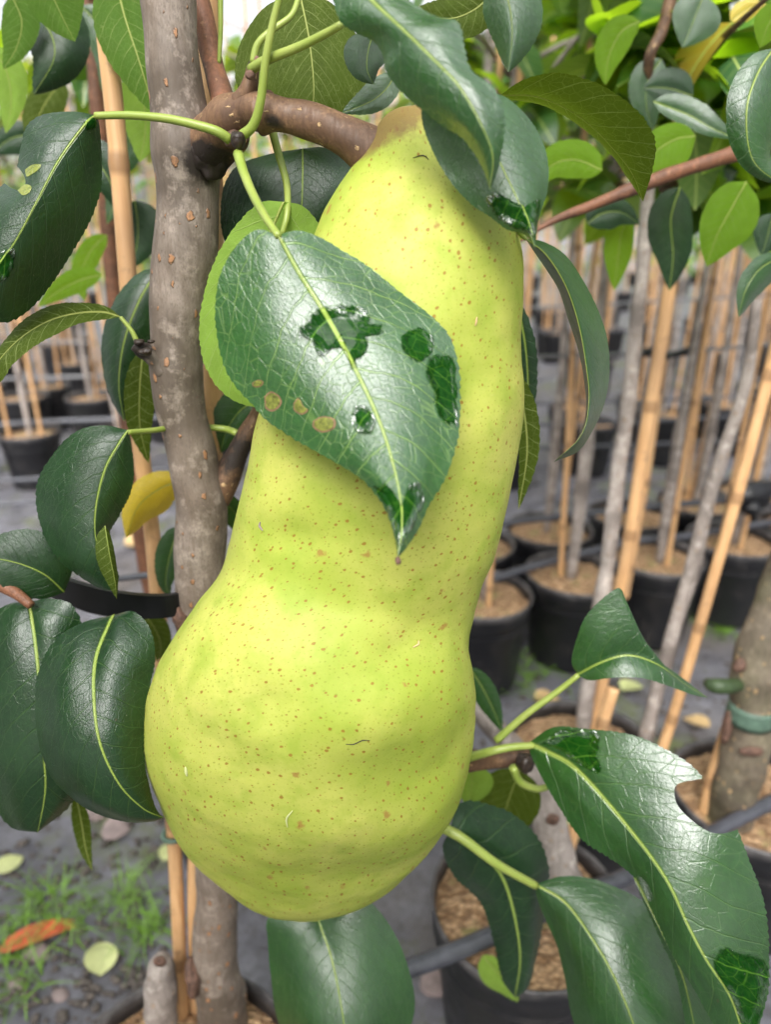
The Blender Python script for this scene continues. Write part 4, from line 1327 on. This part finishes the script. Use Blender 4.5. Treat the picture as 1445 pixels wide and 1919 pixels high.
V = np.array(V).reshape(N1, N2, 3)
nr = np.cross(np.gradient(V, axis=0), np.roll(V, -1, 1) - np.roll(V, 1, 1))
nr /= np.linalg.norm(nr, axis=2)[..., None] + 1e-12
cen = V.mean(1, keepdims=True)
if np.mean(np.sum(nr * (V - cen), 2)) < 0:
    nr = -nr
vq = V - np.array(CAM)
vzq = vq @ np.array(FW)
pxq = np.stack([CX + FPX * vq[..., 0] / vzq, CY - FPX * (vq @ np.array(UP)) / vzq], -1)
facing = np.sum(nr * -vq, 2) > 0
DENT = np.zeros((N1, N2))
for x, y, rx, ry, rot, dep in ((775, 1205, 85, 42, -.45, -.0034), (690, 1150, 110, 40, .15, -.0030), (790, 1310, 110, 60, -.3, .0022), (470, 1210, 70, 60, .5, .0015),
                               (545, 1010, 70, 40, .2, -.0022), (500, 1330, 60, 50, 0, -.0018), (640, 1360, 90, 50, 0, .0020), (760, 1480, 80, 40, -.4, -.0018), (900, 700, 50, 120, .1, -.0012), (650, 1560, 90, 45, .1, .0014)):
    dx, dy = pxq[..., 0] - x, pxq[..., 1] - y
    u_, v_ = dx * math.cos(rot) + dy * math.sin(rot), -dx * math.sin(rot) + dy * math.cos(rot)
    DENT += np.where(facing, dep * np.exp(-(u_ / rx) ** 2 - (v_ / ry) ** 2), 0)
V = V + nr * DENT[..., None]
for i in range(N1):
    fade = min(1, min(i, N1 - 1 - i) / 14)
    for j in range(N2):
        q = Vector(V[i, j])
        d = .0034 * mnoise.noise(q * 17.0) + .0009 * mnoise.noise(q * 46.0 + Vector((3, 1, 7))) + .00025 * mnoise.noise(q * 140.0)
        # dents that run across the waist
        d -= .0030 * max(0.0, mnoise.noise(Vector((q.x * 17 + 5 + q.z * 9, q.y * 14, q.z * 27 + q.x * 8)))) * math.exp(-((q.z - .43) / .055) ** 2) 
        V[i, j] = V[i, j] + nr[i, j] * d * fade
axis_top = np.array(P(752, 205, .262)); stalk_in = np.array(P(690, 262, .262))
VV = V.reshape(-1, 3)
RU = 1.3 * np.exp(-np.sum((VV - axis_top) ** 2, 1) / .015 ** 2) + 1.0 * np.exp(-np.sum((VV - stalk_in) ** 2, 1) / .008 ** 2)
F = []
for i in range(N1 - 1):
    for j in range(N2):
        F.append((i * N2 + j, (i + 1) * N2 + j, (i + 1) * N2 + (j + 1) % N2, i * N2 + (j + 1) % N2))
F.append(tuple(range(N2))); F.append(tuple((N1 - 1) * N2 + j for j in reversed(range(N2))))
pear = link('pear', VV, F, M['pear'], attrs={'russet': ('FLOAT', RU), 'sv': ('FLOAT_VECTOR', SVc)})
bm = bmesh.new(); bm.from_mesh(pear.data); bmesh.ops.recalc_face_normals(bm, faces=bm.faces); bm.to_mesh(pear.data); bm.free()
tag(pear, 'huge lumpy yellow-green pear with russet freckles hanging from the spur', 'pear')
VP = VV - np.array(CAM)
vz = VP @ np.array(FW)
vpx = np.stack([CX + FPX * VP[:, 0] / vz, CY - FPX * (VP @ np.array(UP)) / vz], 1)
nrf = nr.reshape(-1, 3)
front = np.sum(nrf * -VP, 1) > 0


def on_pear(x, y):
    d = np.sum((vpx - np.array([x, y])) ** 2, 1) + np.where(front, 0, 1e9)
    k = int(np.argmin(d))
    return VV[k] + nrf[k] * .0002


for pts, rr_, m_, lab in (([(776, 296), (786, 293), (796, 295), (801, 300)], .00018, 'bud', 'tiny dark hair on the neck of the pear'),
                          ([(655, 1392), (664, 1394), (676, 1390), (688, 1386)], .00016, 'bud', 'tiny dark hair on the belly of the pear'),
                          ([(541, 1520), (543, 1534), (541, 1548)], .00035, 'fall_pale', 'pale fleck on lower part of the pear'),
                          ([(349, 1436), (352, 1444), (351, 1452)], .0006, 'fall_pale', 'whitish droplet mark at left side of the pear'),
                          ([(772, 1214), (779, 1206), (784, 1200)], .0004, 'fall_tan', 'small pale scuff on the waist of the pear'),
                          ([(888, 612), (892, 602), (895, 594)], .00035, 'fall_tan', 'small pale scuff on the neck of the pear'),
                          ([(486, 975), (490, 984), (491, 992)], .0004, 'stone', 'grey scratch at left of the pear')):
    v, f = tube_mesh([(*on_pear(x, y), rr_ * (.5 if i in (0, len(pts) - 1) else 1)) for i, (x, y) in enumerate(pts)], seg=8, n=16)
    link('speck', v, f, M[m_], pear)['label'] = lab
v, f = ptube([(486, 214, .271, 36), (506, 212, .270, 33), (530, 216, .269, 30), (570, 224, .268, 31), (610, 238, .267, 33), (645, 256, .266, 36), (680, 278, .266, 42), (715, 300, .266, 46), (745, 325, .266, 40)], seg=36, n=90, lump=.10, lump_scale=110.0)
a = np.array(v)
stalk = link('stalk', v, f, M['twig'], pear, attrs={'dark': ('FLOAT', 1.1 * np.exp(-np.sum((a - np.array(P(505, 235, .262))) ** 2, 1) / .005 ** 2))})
stalk['label'] = 'thick brown stalk joining the pear to the spur'

# ------------------------------------------------------------------ canes beside the main trunk, tree tie, strap
def px_cane(pts, r, label, group='canes around the near pots', name='bamboo_cane'):
    path = [(*P(x, y, Y), r) for x, y, Y in pts]
    L = sum((Vector(path[i + 1][:3]) - Vector(path[i][:3])).length for i in range(len(path) - 1))
    n = max(30, int(L / .006))
    sp_ = spline(path, n)
    dk_ = []
    rngc = random.Random(int(pts[0][0]))
    nodes = set()
    z = rngc.uniform(.02, .08)
    while z < L:
        nodes.add(int(z / L * n)); z += rngc.uniform(.09, .13)
    full = []
    seg = 18
    for i in range(n):
        isn = i in nodes
        full.append((*sp_[i, :3], r * (1.13 if isn else 1.0)))
    v, f = tube_mesh(full, seg=seg, n=n * 2)
    dv = []
    for i in range(n * 2):
        dv += [1.0 if min([abs(i / 2 - k) for k in nodes] + [9]) < .8 else 0.0] * seg
    o = link(name, v, f, M['cane'], attrs={'dark': ('FLOAT', dv)})
    return tag(o, label, 'cane', group)


px_cane([(196, 40, .36), (222, 300, .36), (262, 820, .352), (290, 1060, .345), (325, 1560, .325), (345, 1980, .30)], .0042, 'tall bamboo cane standing left of the grey trunk', )
px_cane([(385, -30, .335), (392, 250, .334), (400, 560, .332), (398, 800, .330), (384, 1300, .325), (366, 1640, .32), (372, 1980, .305)], .0048, 'bamboo cane tight behind the grey trunk')
tpts = []
c0 = P(326, 1562, .325)
for k in range(17):
    th = 2 * math.pi * k / 16
    tpts.append((c0.x + .0062 * math.cos(th), c0.y + .0062 * math.sin(th), c0.z, .0016))
tg = link('plant_tie', *tube_mesh(tpts, seg=8, n=60), M['tie'])
tag(tg, 'thin green tie round the bamboo cane under the pear', 'plant tie')
# black rubber strap
def ribbon(pts, h, th=.0012):
    q = spline([P(*a) for a in pts], 60)
    hh = spline([(x, 0, 0) for x in h], 60)[:, 0]
    V, F = [], []
    for i in range(60):
        t = q[min(i + 1, 59)] - q[max(i - 1, 0)]
        up = np.array((0, 0, 1.0)); n = np.cross(t, up); n /= np.linalg.norm(n)
        for a, b in ((-1, -1), (-1, 1), (1, 1), (1, -1)):
            V.append(q[i] + up * hh[i] * b + n * th * a)
    for i in range(59):
        for k in range(4):
            F.append((i * 4 + k, i * 4 + (k + 1) % 4, (i + 1) * 4 + (k + 1) % 4, (i + 1) * 4 + k))
    F.append((3, 2, 1, 0)); F.append(tuple(59 * 4 + k for k in range(4)))
    return V, F


v, f = ribbon([(70, 1085, .30), (120, 1105, .292), (170, 1122, .288), (230, 1133, .285), (290, 1136, .285), (330, 1132, .288), (350, 1120, .30), (335, 1105, .312)], [.006, .0072, .0065, .005, .0045, .0045, .0045, .0045])
st = link('tree_strap', v, f, M['clip'], smooth=False)
tag(st, 'black rubber strap looped round the grey trunk', 'strap')
v, f = tube_mesh([(*P(180, 1090, .42), .0022), (*P(240, 1082, .42), .0022), (*P(300, 1076, .42), .0022), (*P(420, 1070, .43), .0022)], seg=8)
tag(link('drip_tube', v, f, M['hose']), 'thin dark tube passing behind the lower trunk', 'tube')

# ------------------------------------------------------------------ near neighbours: tree behind left, pots at lower right
def rel(root, v):
    out = SVList(Vector(q) - root.location for q in v)
    out.sv = list(getattr(v, 'sv', []))
    return out


def near_tree(label, potpos, stems, name='potted_tree', mats=None, pot=True, group=None, lumps=.22):
    o = empty(name, label, 'potted tree', group, (potpos[0], potpos[1], 0))
    if pot:
        add_part('pot', pot_data, o); add_part('soil', soil_data, o)
    for i, st_ in enumerate(stems):
        v, f = ptube(st_, seg=22, n=120, lump=lumps, lump_scale=42.0)
        link('trunk', rel(o, v), f, (mats or [M['bgbark']] * 9)[i], o)
    return o


bl = near_tree('thin dark-stemmed potted tree standing just behind the left bamboo cane', P(430, 1425, .56).xy,
               [[(160, -30, .56, 14), (176, 120, .56, 14), (196, 360, .56, 14), (215, 580, .56, 14), (248, 860, .56, 14), (272, 1060, .56, 14), (330, 1300, .56, 14), (420, 1450, .56, 15)]], mats=[M['shoot']])
# pot a: tree with pale grey stem, right
ta = near_tree('pale grey-stemmed potted tree, its stem rising between the hanging leaf and a bamboo cane', P(1088, 1425, .545).xy,
               [[(1222, 300, .57, 12.3), (1212, 400, .57, 12.3), (1204, 520, .57, 13.1), (1190, 640, .57, 13.1), (1178, 760, .57, 13.9), (1160, 880, .57, 14.8), (1146, 1000, .565, 13.9), (1132, 1100, .56, 14.8), (1108, 1250, .555, 13.1), (1098, 1330, .55, 13.9), (1088, 1440, .545, 14.8)]])
px_cane([(1262, 440, .56), (1252, 560, .56), (1208, 830, .555), (1172, 1060, .55), (1128, 1290, .55), (1106, 1430, .545)], .0052, 'thick bamboo cane right of the pale grey stem')
p3 = P(1412, 1500, .487)
tb = near_tree('stout pale potted tree at right edge with green tape and cut knots', p3.xy,
               [[(1490, 1040, .475, 40), (1460, 1130, .475, 41), (1428, 1220, .472, 45), (1412, 1290, .47, 40), (1406, 1360, .47, 41), (1394, 1420, .47, 42), (1376, 1490, .47, 40), (1364, 1560, .47, 42)],
                [(1420, 560, .58, 10.2), (1402, 700, .575, 11.0), (1380, 780, .57, 11.0), (1345, 880, .565, 13.6), (1318, 980, .56, 12.8), (1298, 1070, .555, 15.3), (1272, 1150, .55, 12.8), (1248, 1240, .545, 14.4), (1228, 1310, .54, 11.9), (1212, 1380, .535, 13.6), (1200, 1450, .53, 13.6)]],
               mats=[M['bark_low'], M['bgbark']], lumps=.12)
for (x, y, Y, r, s_) in ((1388, 1246, .462, 13, (1, .8, 1.2)), (1408, 1408, .4515, 17, (1.2, .35, .6)), (1362, 1365, .468, 13, (.6, .9, 3.0))):
    v, f = ball(P(x, y, Y), r * mpp(x, y, Y), 16, 10, s_, .4, 150.0)
    link('knot', rel(tb, v), f, M['scar'], tb)
px_cane([(1478, 560, .53), (1445, 690, .53), (1390, 900, .525), (1330, 1110, .52), (1278, 1290, .515), (1240, 1410, .51), (1215, 1480, .505)], .0046, 'bamboo cane crossing behind the folded leaf')
px_cane([(1470, 1050, .50), (1430, 1160, .495), (1375, 1330, .49), (1330, 1480, .48), (1312, 1560, .475)], .0052, 'bamboo cane beside the stout pale trunk')
px_cane([(1240, 640, .8), (1230, 760, .8), (1200, 960, .79), (1172, 1120, .78)], .0045, 'slim bamboo cane behind the thick one')
# green tape round the stout trunk
cc = P(1409, 1332, .47)
tpe = lathe([(.0172, -.0085), (.0184, -.009), (.0187, -.003), (.0181, .004), (.0186, .009), (.0172, .0085), (.0172, -.0085)], 36)
o = link('tree_tape', [Vector(q) + cc for q in tpe[0]], tpe[1], M['tie'])
tag(o, 'grey-green tape wound round the stout pale trunk', 'tape')
v, f = ptube([(1390, 1282, .465, 12), (1362, 1286, .455, 15), (1338, 1285, .455, 14), (1328, 1280, .465, 10)], seg=12)
o = link('tape_loop', v, f, M['loop'])
tag(o, 'loose dark green loop of tape left of the stout trunk', 'tape')
tc_ = near_tree('potted tree with a knotted pale stem below the right side of the pear', P(985, 1700, .38).xy,
                [[(1052, 1660, .385, 42), (1040, 1590, .392, 36), (1030, 1530, .40, 32), (1000, 1450, .41, 26), (900, 1330, .42, 22), (780, 1150, .43, 20), (740, 900, .44, 20)]])
v, f = ball(P(1036, 1535, .378), 13 * mpp(1036, 1535, .378), 14, 10, (1, .6, 1), .3, 200.0)
link('knot', rel(tc_, v), f, M['scar'], tc_)
px_cane([(1150, 1290, .44), (1105, 1440, .425), (1072, 1570, .41), (1052, 1660, .40)], .0046, 'bamboo cane next to the knotted pale stem')

# black strap ends, hoses and wires in the right block
def Yz(px, py, z):
    d = ray(px, py)
    return (z - CAM.z) / d.z * d.y


def hose(pts, r, label, cat='hose', mat='hose', name='drip_hose', group=None):
    v, f = tube_mesh([(*P(x, y, Y), r) for x, y, Y in pts], seg=12, n=60)
    return tag(link(name, v, f, M[mat]), label, cat, group)


hose([(x, y, Yz(x, y, .147)) for x, y in ((560, 1880), (775, 1812), (935, 1748), (1110, 1668), (1200, 1630), (1445, 1505), (1600, 1430))], .0062, 'thick grey-black hose crossing over the pots below the pear')
hose([(560, 1070, .95), (900, 990, .95), (1050, 968, .98), (1200, 952, 1.0), (1380, 935, 1.03), (1500, 920, 1.05)], .0052, 'grey drip hose running along the first right-hand row of pots')
hose([(x, y, Yz(x, y, .145)) for x, y in ((560, 1150), (880, 1095), (985, 1066), (1100, 1035), (1210, 1012), (1300, 1003), (1500, 970))], .0058, 'dark hose lying across the rims of the first right-hand pots')
hose([(700, 905, 1.75), (1000, 880, 1.8), (1250, 850, 1.9), (1500, 815, 2.0)], .006, 'faint hose across the middle rows of pots')
hose([(-60, 800, 1.68), (100, 790, 1.70), (240, 785, 1.72), (420, 775, 1.75)], .007, 'dark hose along the near left row of pots')
hose([(-60, 905, 1.6), (100, 895, 1.62), (320, 878, 1.66)], .006, 'grey hose lying on the ground before the left pots')
hose([(-60, 948, 1.42), (100, 938, 1.45), (320, 915, 1.5)], .005, 'second grey hose lying nearest on the left ground')
hose([(-60, 712, 2.1), (150, 706, 2.1), (420, 700, 2.15)], .0045, 'thin wire strung across the left canes', 'wire', 'wire', 'support_wire')
hose([(-60, 640, 2.2), (150, 642, 2.2), (420, 640, 2.2)], .0036, 'upper thin wire strung across the left canes', 'wire', 'wire', 'support_wire')
hose([(900, 672, 1.0), (1150, 664, 1.02), (1240, 660, 1.02), (1330, 655, 1.05), (1520, 640, 1.1)], .0024, 'thin support wire level with the black clips', 'wire', 'wire', 'support_wire')
for q, (ya, yb, Yq, rq, wd) in enumerate(((760, 735, 1.5, .003, 'fourth'), (800, 772, 1.42, .004, 'third'), (620, 612, 2.2, .0035, 'topmost'), (842, 818, 1.3, .004, 'second'))):
    hose([(900, ya, Yq), (1200, (ya + yb) / 2 + 4, Yq * 1.03), (1520, yb, Yq * 1.08)], rq, f'blurred line crossing the right canes, {wd} above the grey drip hose', 'wire', 'hose', 'support_wire')
hose([(900, 580, 1.7), (1100, 572, 1.7), (1500, 550, 1.75)], .0032, 'thin support wire above the black clips', 'wire', 'wire', 'support_wire')


def box_at(c, s, rz=0, bev=.25):
    V, F = [], []
    bm = bmesh.new()
    bmesh.ops.create_cube(bm, size=1.0)
    bmesh.ops.scale(bm, vec=s, verts=bm.verts)
    bmesh.ops.bevel(bm, geom=bm.edges[:], offset=min(s) * bev, segments=2, affect='EDGES')
    bmesh.ops.rotate(bm, cent=(0, 0, 0), matrix=__import__('mathutils').Matrix.Rotation(rz, 3, 'Z'), verts=bm.verts)
    bm.verts.index_update()
    V = [v.co + Vector(c) for v in bm.verts]
    F = [tuple(v.index for v in f.verts) for f in bm.faces]
    bm.free()
    return V, F


c = P(1408, 926, .955)
v, f = merge([box_at(c, (.065, .026, .036), .3), box_at(c + Vector((.0, -.004, -.018)), (.022, .03, .022), .3), box_at(c + Vector((.03, .012, .006)), (.03, .016, .018), .3)])
tag(link('hose_clamp', v, f, M['clip']), 'black plastic clamp on the grey drip hose', 'clamp')
v, f = merge([box_at(P(1216, 660, .99), (.016, .012, .012), .2), ptube([(1216, 660, .99, 6), (1245, 668, .98, 6), (1275, 662, .98, 7), (1302, 655, .99, 10)], seg=8)])
tag(link('cane_clip', v, f, M['clip']), 'black clip tying the pale stem to the thick bamboo cane', 'clip')

# branch from the stout tree reaching in at the upper right, with its leaves
v, f = ptube([(1760, 180, .47, 24), (1560, 225, .45, 20), (1385, 285, .43, 15), (1290, 315, .425, 14), (1200, 348, .42, 13), (1110, 385, .415, 10), (1045, 410, .41, 7), (1005, 432, .408, 4), (975, 452, .406, 2)], seg=16, n=80, lump=.2, lump_scale=70.0)
bra = link('branch', rel(tb, v), f, M['shoot'], tb)
bra['label'] = 'red-brown branch reaching in across the upper right'
tk = ptube([(1360, 1560, .47, 45), (1540, 900, .47, 36), (1640, 500, .47, 32), (1760, 150, .47, 28)], seg=16, n=40)


def TBL(*a, **k):
    k.setdefault('nu', 36)
    G = aleaf(None, *a, **k)
    fix_parent(G.o, tb)
    return G


TBL([(1452, 90, .34), (1420, 140, .335), (1400, 210, .33), (1412, 300, .33), (1470, 350, .335)], 20, 70, mat='leaf_deep', rough=None, label='shiny grey-lit leaf at right edge near the top', wave=.01, el=.01, er=-.012) if False else \
TBL([(1452, 90, .34), (1420, 140, .335), (1400, 210, .33), (1412, 300, .33), (1470, 350, .335)], 60, 40, mat='leaf', label='shiny grey-lit leaf at right edge near the top', wave=.01, el=.01, er=.004)
TBL([(1475, 480, .38), (1430, 500, .375), (1400, 540, .37), (1385, 595, .37)], 34, 22, mat='leaf', label='small curled grey-green leaf at right edge below the branch', wave=.006, el=.01)
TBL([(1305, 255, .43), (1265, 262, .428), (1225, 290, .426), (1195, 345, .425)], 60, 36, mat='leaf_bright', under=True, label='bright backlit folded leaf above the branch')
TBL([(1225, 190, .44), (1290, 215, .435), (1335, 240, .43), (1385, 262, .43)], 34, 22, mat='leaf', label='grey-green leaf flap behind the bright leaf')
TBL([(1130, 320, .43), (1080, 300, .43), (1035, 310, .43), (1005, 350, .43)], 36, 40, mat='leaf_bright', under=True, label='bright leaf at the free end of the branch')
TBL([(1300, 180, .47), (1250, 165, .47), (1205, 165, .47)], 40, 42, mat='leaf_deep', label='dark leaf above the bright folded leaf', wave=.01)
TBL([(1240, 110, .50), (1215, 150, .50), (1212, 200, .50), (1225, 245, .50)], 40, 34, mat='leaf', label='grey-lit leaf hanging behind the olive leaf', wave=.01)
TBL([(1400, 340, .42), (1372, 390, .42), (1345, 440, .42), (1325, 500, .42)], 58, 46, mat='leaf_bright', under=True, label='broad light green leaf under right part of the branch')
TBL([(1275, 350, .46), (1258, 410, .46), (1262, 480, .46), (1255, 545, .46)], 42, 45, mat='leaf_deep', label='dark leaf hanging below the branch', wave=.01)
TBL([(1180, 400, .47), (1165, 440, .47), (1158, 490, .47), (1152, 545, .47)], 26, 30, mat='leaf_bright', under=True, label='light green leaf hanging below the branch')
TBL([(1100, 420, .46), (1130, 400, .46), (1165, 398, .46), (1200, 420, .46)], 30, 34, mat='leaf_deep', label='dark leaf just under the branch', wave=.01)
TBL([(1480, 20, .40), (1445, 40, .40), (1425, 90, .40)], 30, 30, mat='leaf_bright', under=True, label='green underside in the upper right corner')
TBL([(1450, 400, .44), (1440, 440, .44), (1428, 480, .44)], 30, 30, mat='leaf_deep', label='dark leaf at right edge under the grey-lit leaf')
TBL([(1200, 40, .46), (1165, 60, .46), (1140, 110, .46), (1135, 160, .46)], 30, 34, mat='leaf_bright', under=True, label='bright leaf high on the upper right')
TBL([(1320, -10, .46), (1300, 40, .46), (1280, 90, .46)], 50, 44, mat='leaf', label='green leaf at the top edge, right', wave=.01)
TBL([(1370, 40, .5), (1405, 15, .5), (1440, 10, .5)], 20, 20, mat='leaf_yellow', label='orange-yellow leaf near the top edge')
v, f = ptube([(1262, -20, .5, 12), (1240, 60, .5, 11), (1215, 130, .5, 10), (1214, 330, .55, 12)], seg=12, n=50)
b2 = link('branch', rel(tb, v), f, M['twig'], tb)
b2['label'] = 'dark thin twig at the top right'


# crowns of the near neighbours
def near_crown(root, seed, cx, cy, zlo, zhi, rad, n, mat='crown', keep=None):
    V, F, A, tips = crown_mesh(seed, zlo, zhi, rad, n, mat, nu=7, size=(.055, .085), centre=(cx, cy), twigs=12, keep=keep)
    o = link('crown', rel(root, V), F, M[mat], root, attrs={'lf': ('FLOAT_VECTOR', A)})
    tw = merge([tube_mesh([(*b, .003), (*(b.lerp(e, .5) + Vector((0, 0, .008))), .0025), (*e, .0012)], seg=6, n=6) for b, e in tips])
    link('branch', rel(root, tw[0]), tw[1], M['twig'], root)
    return o


keepr = lambda p: p.y > .42
c = P(1215, 300, .57)
near_crown(ta, 31, c.x + .03, c.y + .05, .62, 1.0, .22, 330, keep=lambda p: p.y > .50)
c = P(1420, 300, .66)
near_crown(tb, 32, c.x, c.y, .62, 1.0, .22, 330, keep=lambda p: p.y > .52)
c = P(178, 120, .6)
near_crown(bl, 33, c.x, c.y, .66, .95, .13, 60, keep=lambda p: p.y > .47)

# the tree's unseen upper crown, added to block sky; trees added for dark reflections
c = P(318, 60, .297)
V, F, A, tips = crown_mesh(71, .78, 1.25, .20, 150, 'crown', nu=6, size=(.07, .10), centre=(c.x, c.y), twigs=12, keep=lambda p: not seen(p.x, p.y, p.z, 260))
o = link('crown', rel(tree, V), F, M['crown'], tree, attrs={'lf': ('FLOAT_VECTOR', A)})
o['label'] = 'leafy upper crown above the pear'
SHADE_PROTOS = [potted_proto(350 + i, 0.013, 1.0, 0.38, 0.90, 0.22, 420) for i in range(2)]  # dense unseen trees, added so the glossy leaves mirror something dark
for i, (x, y) in enumerate(((-.42, .17), (-.62, -.05), (-.85, .30), (-.34, -.40), (-.08, -.44), (.18, -.46), (.46, -.40), (.64, .10), (.74, .50), (-.62, -.36), (.74, -.32))):
    o = empty('potted_tree', ['leafy potted tree beside the camera in the near row', 'leafy potted tree behind the camera'][1 if y < 0 else 0], 'potted tree', 'leafy potted trees beside and behind the camera', (x, y, 0))
    o.rotation_euler = (0, 0, i * 1.3)
    add_part('pot', pot_data, o); add_part('soil', soil_data, o)
    add_part('trunk', SHADE_PROTOS[i % 2][0], o); add_part('crown', SHADE_PROTOS[i % 2][1], o)

# ------------------------------------------------------------------ litter on the ground
def fallen(px, py, L, W, rot, mat, label, curl_=.6):
    d = ray(px, py)
    t = (0.004 - CAM.z) / d.z
    p = CAM + d * t
    rng = random.Random(int(px))
    v, f, st = one_leaf(rng, (0, 0, 0), (math.cos(rot), math.sin(rot), .12), (0, 0, 1), L, W, curl_, 8, rng.uniform(-.2, .2), .25)
    o = link('fallen_leaf', v, f, M[mat], attrs={'lf': ('FLOAT_VECTOR', [(a, b, .3) for a, b in st])})
    o.location = p + Vector((0, 0, .006))
    return tag(o, label, 'fallen leaf', 'fallen leaves on the ground')


fallen(190, 1838, .038, .014, 1.9, 'fall_pale', 'pale green fallen leaf nearest the left pot')
fallen(-5, 1795, .075, .011, .55, 'fall_orange', 'long orange fallen leaf at left edge of the ground')
fallen(305, 1622, .026, .010, 1.2, 'fall_pale', 'small pale fallen leaf against the bamboo cane')
fallen(190, 1568, .03, .014, .2, 'stone', 'reddish fallen leaf beneath the dark leaves')
fallen(-4, 1645, .028, .011, 1.0, 'fall_pale', 'pale fallen leaf at the left edge above the orange one')
fallen(1000, 1318, .04, .018, .1, 'fall_tan', 'tan fallen leaf on the fabric right of the waist of the pear')
fallen(1165, 1300, .04, .016, .5, 'fall_pale', 'cream fallen leaf beneath the folded leaf')
fallen(1330, 1370, .035, .014, 2.4, 'fall_tan', 'cream fallen leaf beside the stout trunk')
fallen(790, 1860, .03, .014, .4, 'stone', 'brown curled fallen leaf beside the bottom leaf')
fallen(232, 1025, .06, .03, .4, 'fall_tan', 'tan fallen leaf on the ground seen under the yellow leaf')
for i, (px, py, m) in enumerate(((1010, 1690, 'fall_pale'), (1085, 1575, 'fall_pale'))):
    d = ray(px, py); t = (SOILZ + .006 - CAM.z) / d.z; p = CAM + d * t
    rng = random.Random(i + 77)
    v, f, st = one_leaf(rng, (0, 0, 0), (math.cos(1.5 + i), math.sin(1.5 + i), .1), (0, 0, 1), .04, .011, .5, 8, .2, .2)
    o = link('fallen_leaf', v, f, M[m], attrs={'lf': ('FLOAT_VECTOR', [(a, b, .3) for a, b in st])})
    o.location = p
    tag(o, ['pale fallen leaf on the mulch below the dark wet leaf', 'pale fallen leaf on the mulch beside the knotted stem'][i], 'fallen leaf', 'fallen leaves on the mulch')


def tuft(px, py, n, h, sp, label, seed):
    d = ray(px, py); t = (0.0 - CAM.z) / d.z; p = CAM + d * t
    rng = random.Random(seed)
    V, F = [], []
    for k in range(n):
        th = rng.uniform(0, 6.28); hh = h * rng.uniform(.4, 1.1); lean = rng.uniform(.2, 1.1) * sp
        b = Vector((rng.gauss(0, sp * .25), rng.gauss(0, sp * .25), 0))
        dirv = Vector((math.cos(th), math.sin(th), 0))
        side = Vector((-math.sin(th), math.cos(th), 0)) * rng.uniform(.0006, .0016)
        o = len(V)
        for i in range(6):
            u = i / 5
            q = b + dirv * (lean * u * u) + Vector((0, 0, hh * (u - .35 * u * u)))
            V += [q - side * (1 - u * .95), q + side * (1 - u * .95)]
        for i in range(5):
            F.append((o + i * 2, o + i * 2 + 1, o + i * 2 + 3, o + i * 2 + 2))
    o = link('weed_tuft', V, F, M['grass'])
    o.location = p
    return tag(o, label, 'weed', 'weeds growing through the ground fabric')


tuft(230, 1690, 60, .035, .045, 'feathery weed tuft left of the bamboo canes, farther one', 1)
tuft(270, 1755, 70, .035, .04, 'bright grass tuft beside the left pot rim', 2)
tuft(85, 1710, 80, .04, .05, 'bright grass tuft behind the orange fallen leaf', 3)
tuft(150, 1725, 45, .03, .04, 'sparse low grass between the two bright tufts', 4)
tuft(15, 1790, 50, .035, .04, 'grass tuft at the left picture edge by the orange leaf', 5)
tuft(60, 1840, 40, .03, .05, 'pale straggly weed in front of the orange leaf', 6)
tuft(1190, 1200, 60, .03, .05, 'weed clump at foot of the first right-hand pots', 7)
tuft(960, 1262, 80, .03, .09, 'mossy weed clump under the black pot right of the pear', 8)
tuft(1350, 1180, 60, .02, .08, 'low weeds below the black pots at right', 9)
rng = random.Random(9)
for k, (px, py, r) in enumerate(((70, 1795, .012), (30, 1850, .008), (110, 1870, .007), (815, 1855, .012), (180, 1530, .014))):
    d = ray(px, py); t = -CAM.z / d.z; p = CAM + d * t
    v, f = ball((0, 0, r * .4), r, 14, 9, (1.1, .9, .55), .5, 70.0)
    o = link('stone', v, f, M['stone']); o.location = p
    tag(o, ['brown pebble behind the orange fallen leaf', 'small pebble at the lower left edge', 'small pebble left of the pot rim', 'rounded pinkish stone under the grey-black hose', 'reddish clod beneath the dark leaves'][k], 'stone', 'stones on the ground fabric')

rng = random.Random(21)
cv = []
for k in range(520):
    px, py = rng.uniform(-30, 330), 1480 + 440 * rng.random() ** .8
    if k > 360:
        px, py = rng.uniform(880, 1400), rng.uniform(1180, 1420)
    d = ray(px, py); t = -CAM.z / d.z; p = CAM + d * t
    r = rng.uniform(.0012, .0045) * (1.4 if rng.random() < .1 else 1)
    cv.append(ball((p.x, p.y, r * .3 + .008 * mnoise.noise(Vector((p.x * 2.2, p.y * 2.2, .3)))), r, 7, 5, (1.2, .9, .6), .7, 200.0))
tag(link('soil_crumbs', *merge(cv), M['crumb']), 'dark soil crumbs scattered over the ground fabric', 'soil', kind='stuff')
for o in list(bpy.data.objects):
    if o.type == 'MESH' and len(o.data.vertices) == 0:
        bpy.data.objects.remove(o)
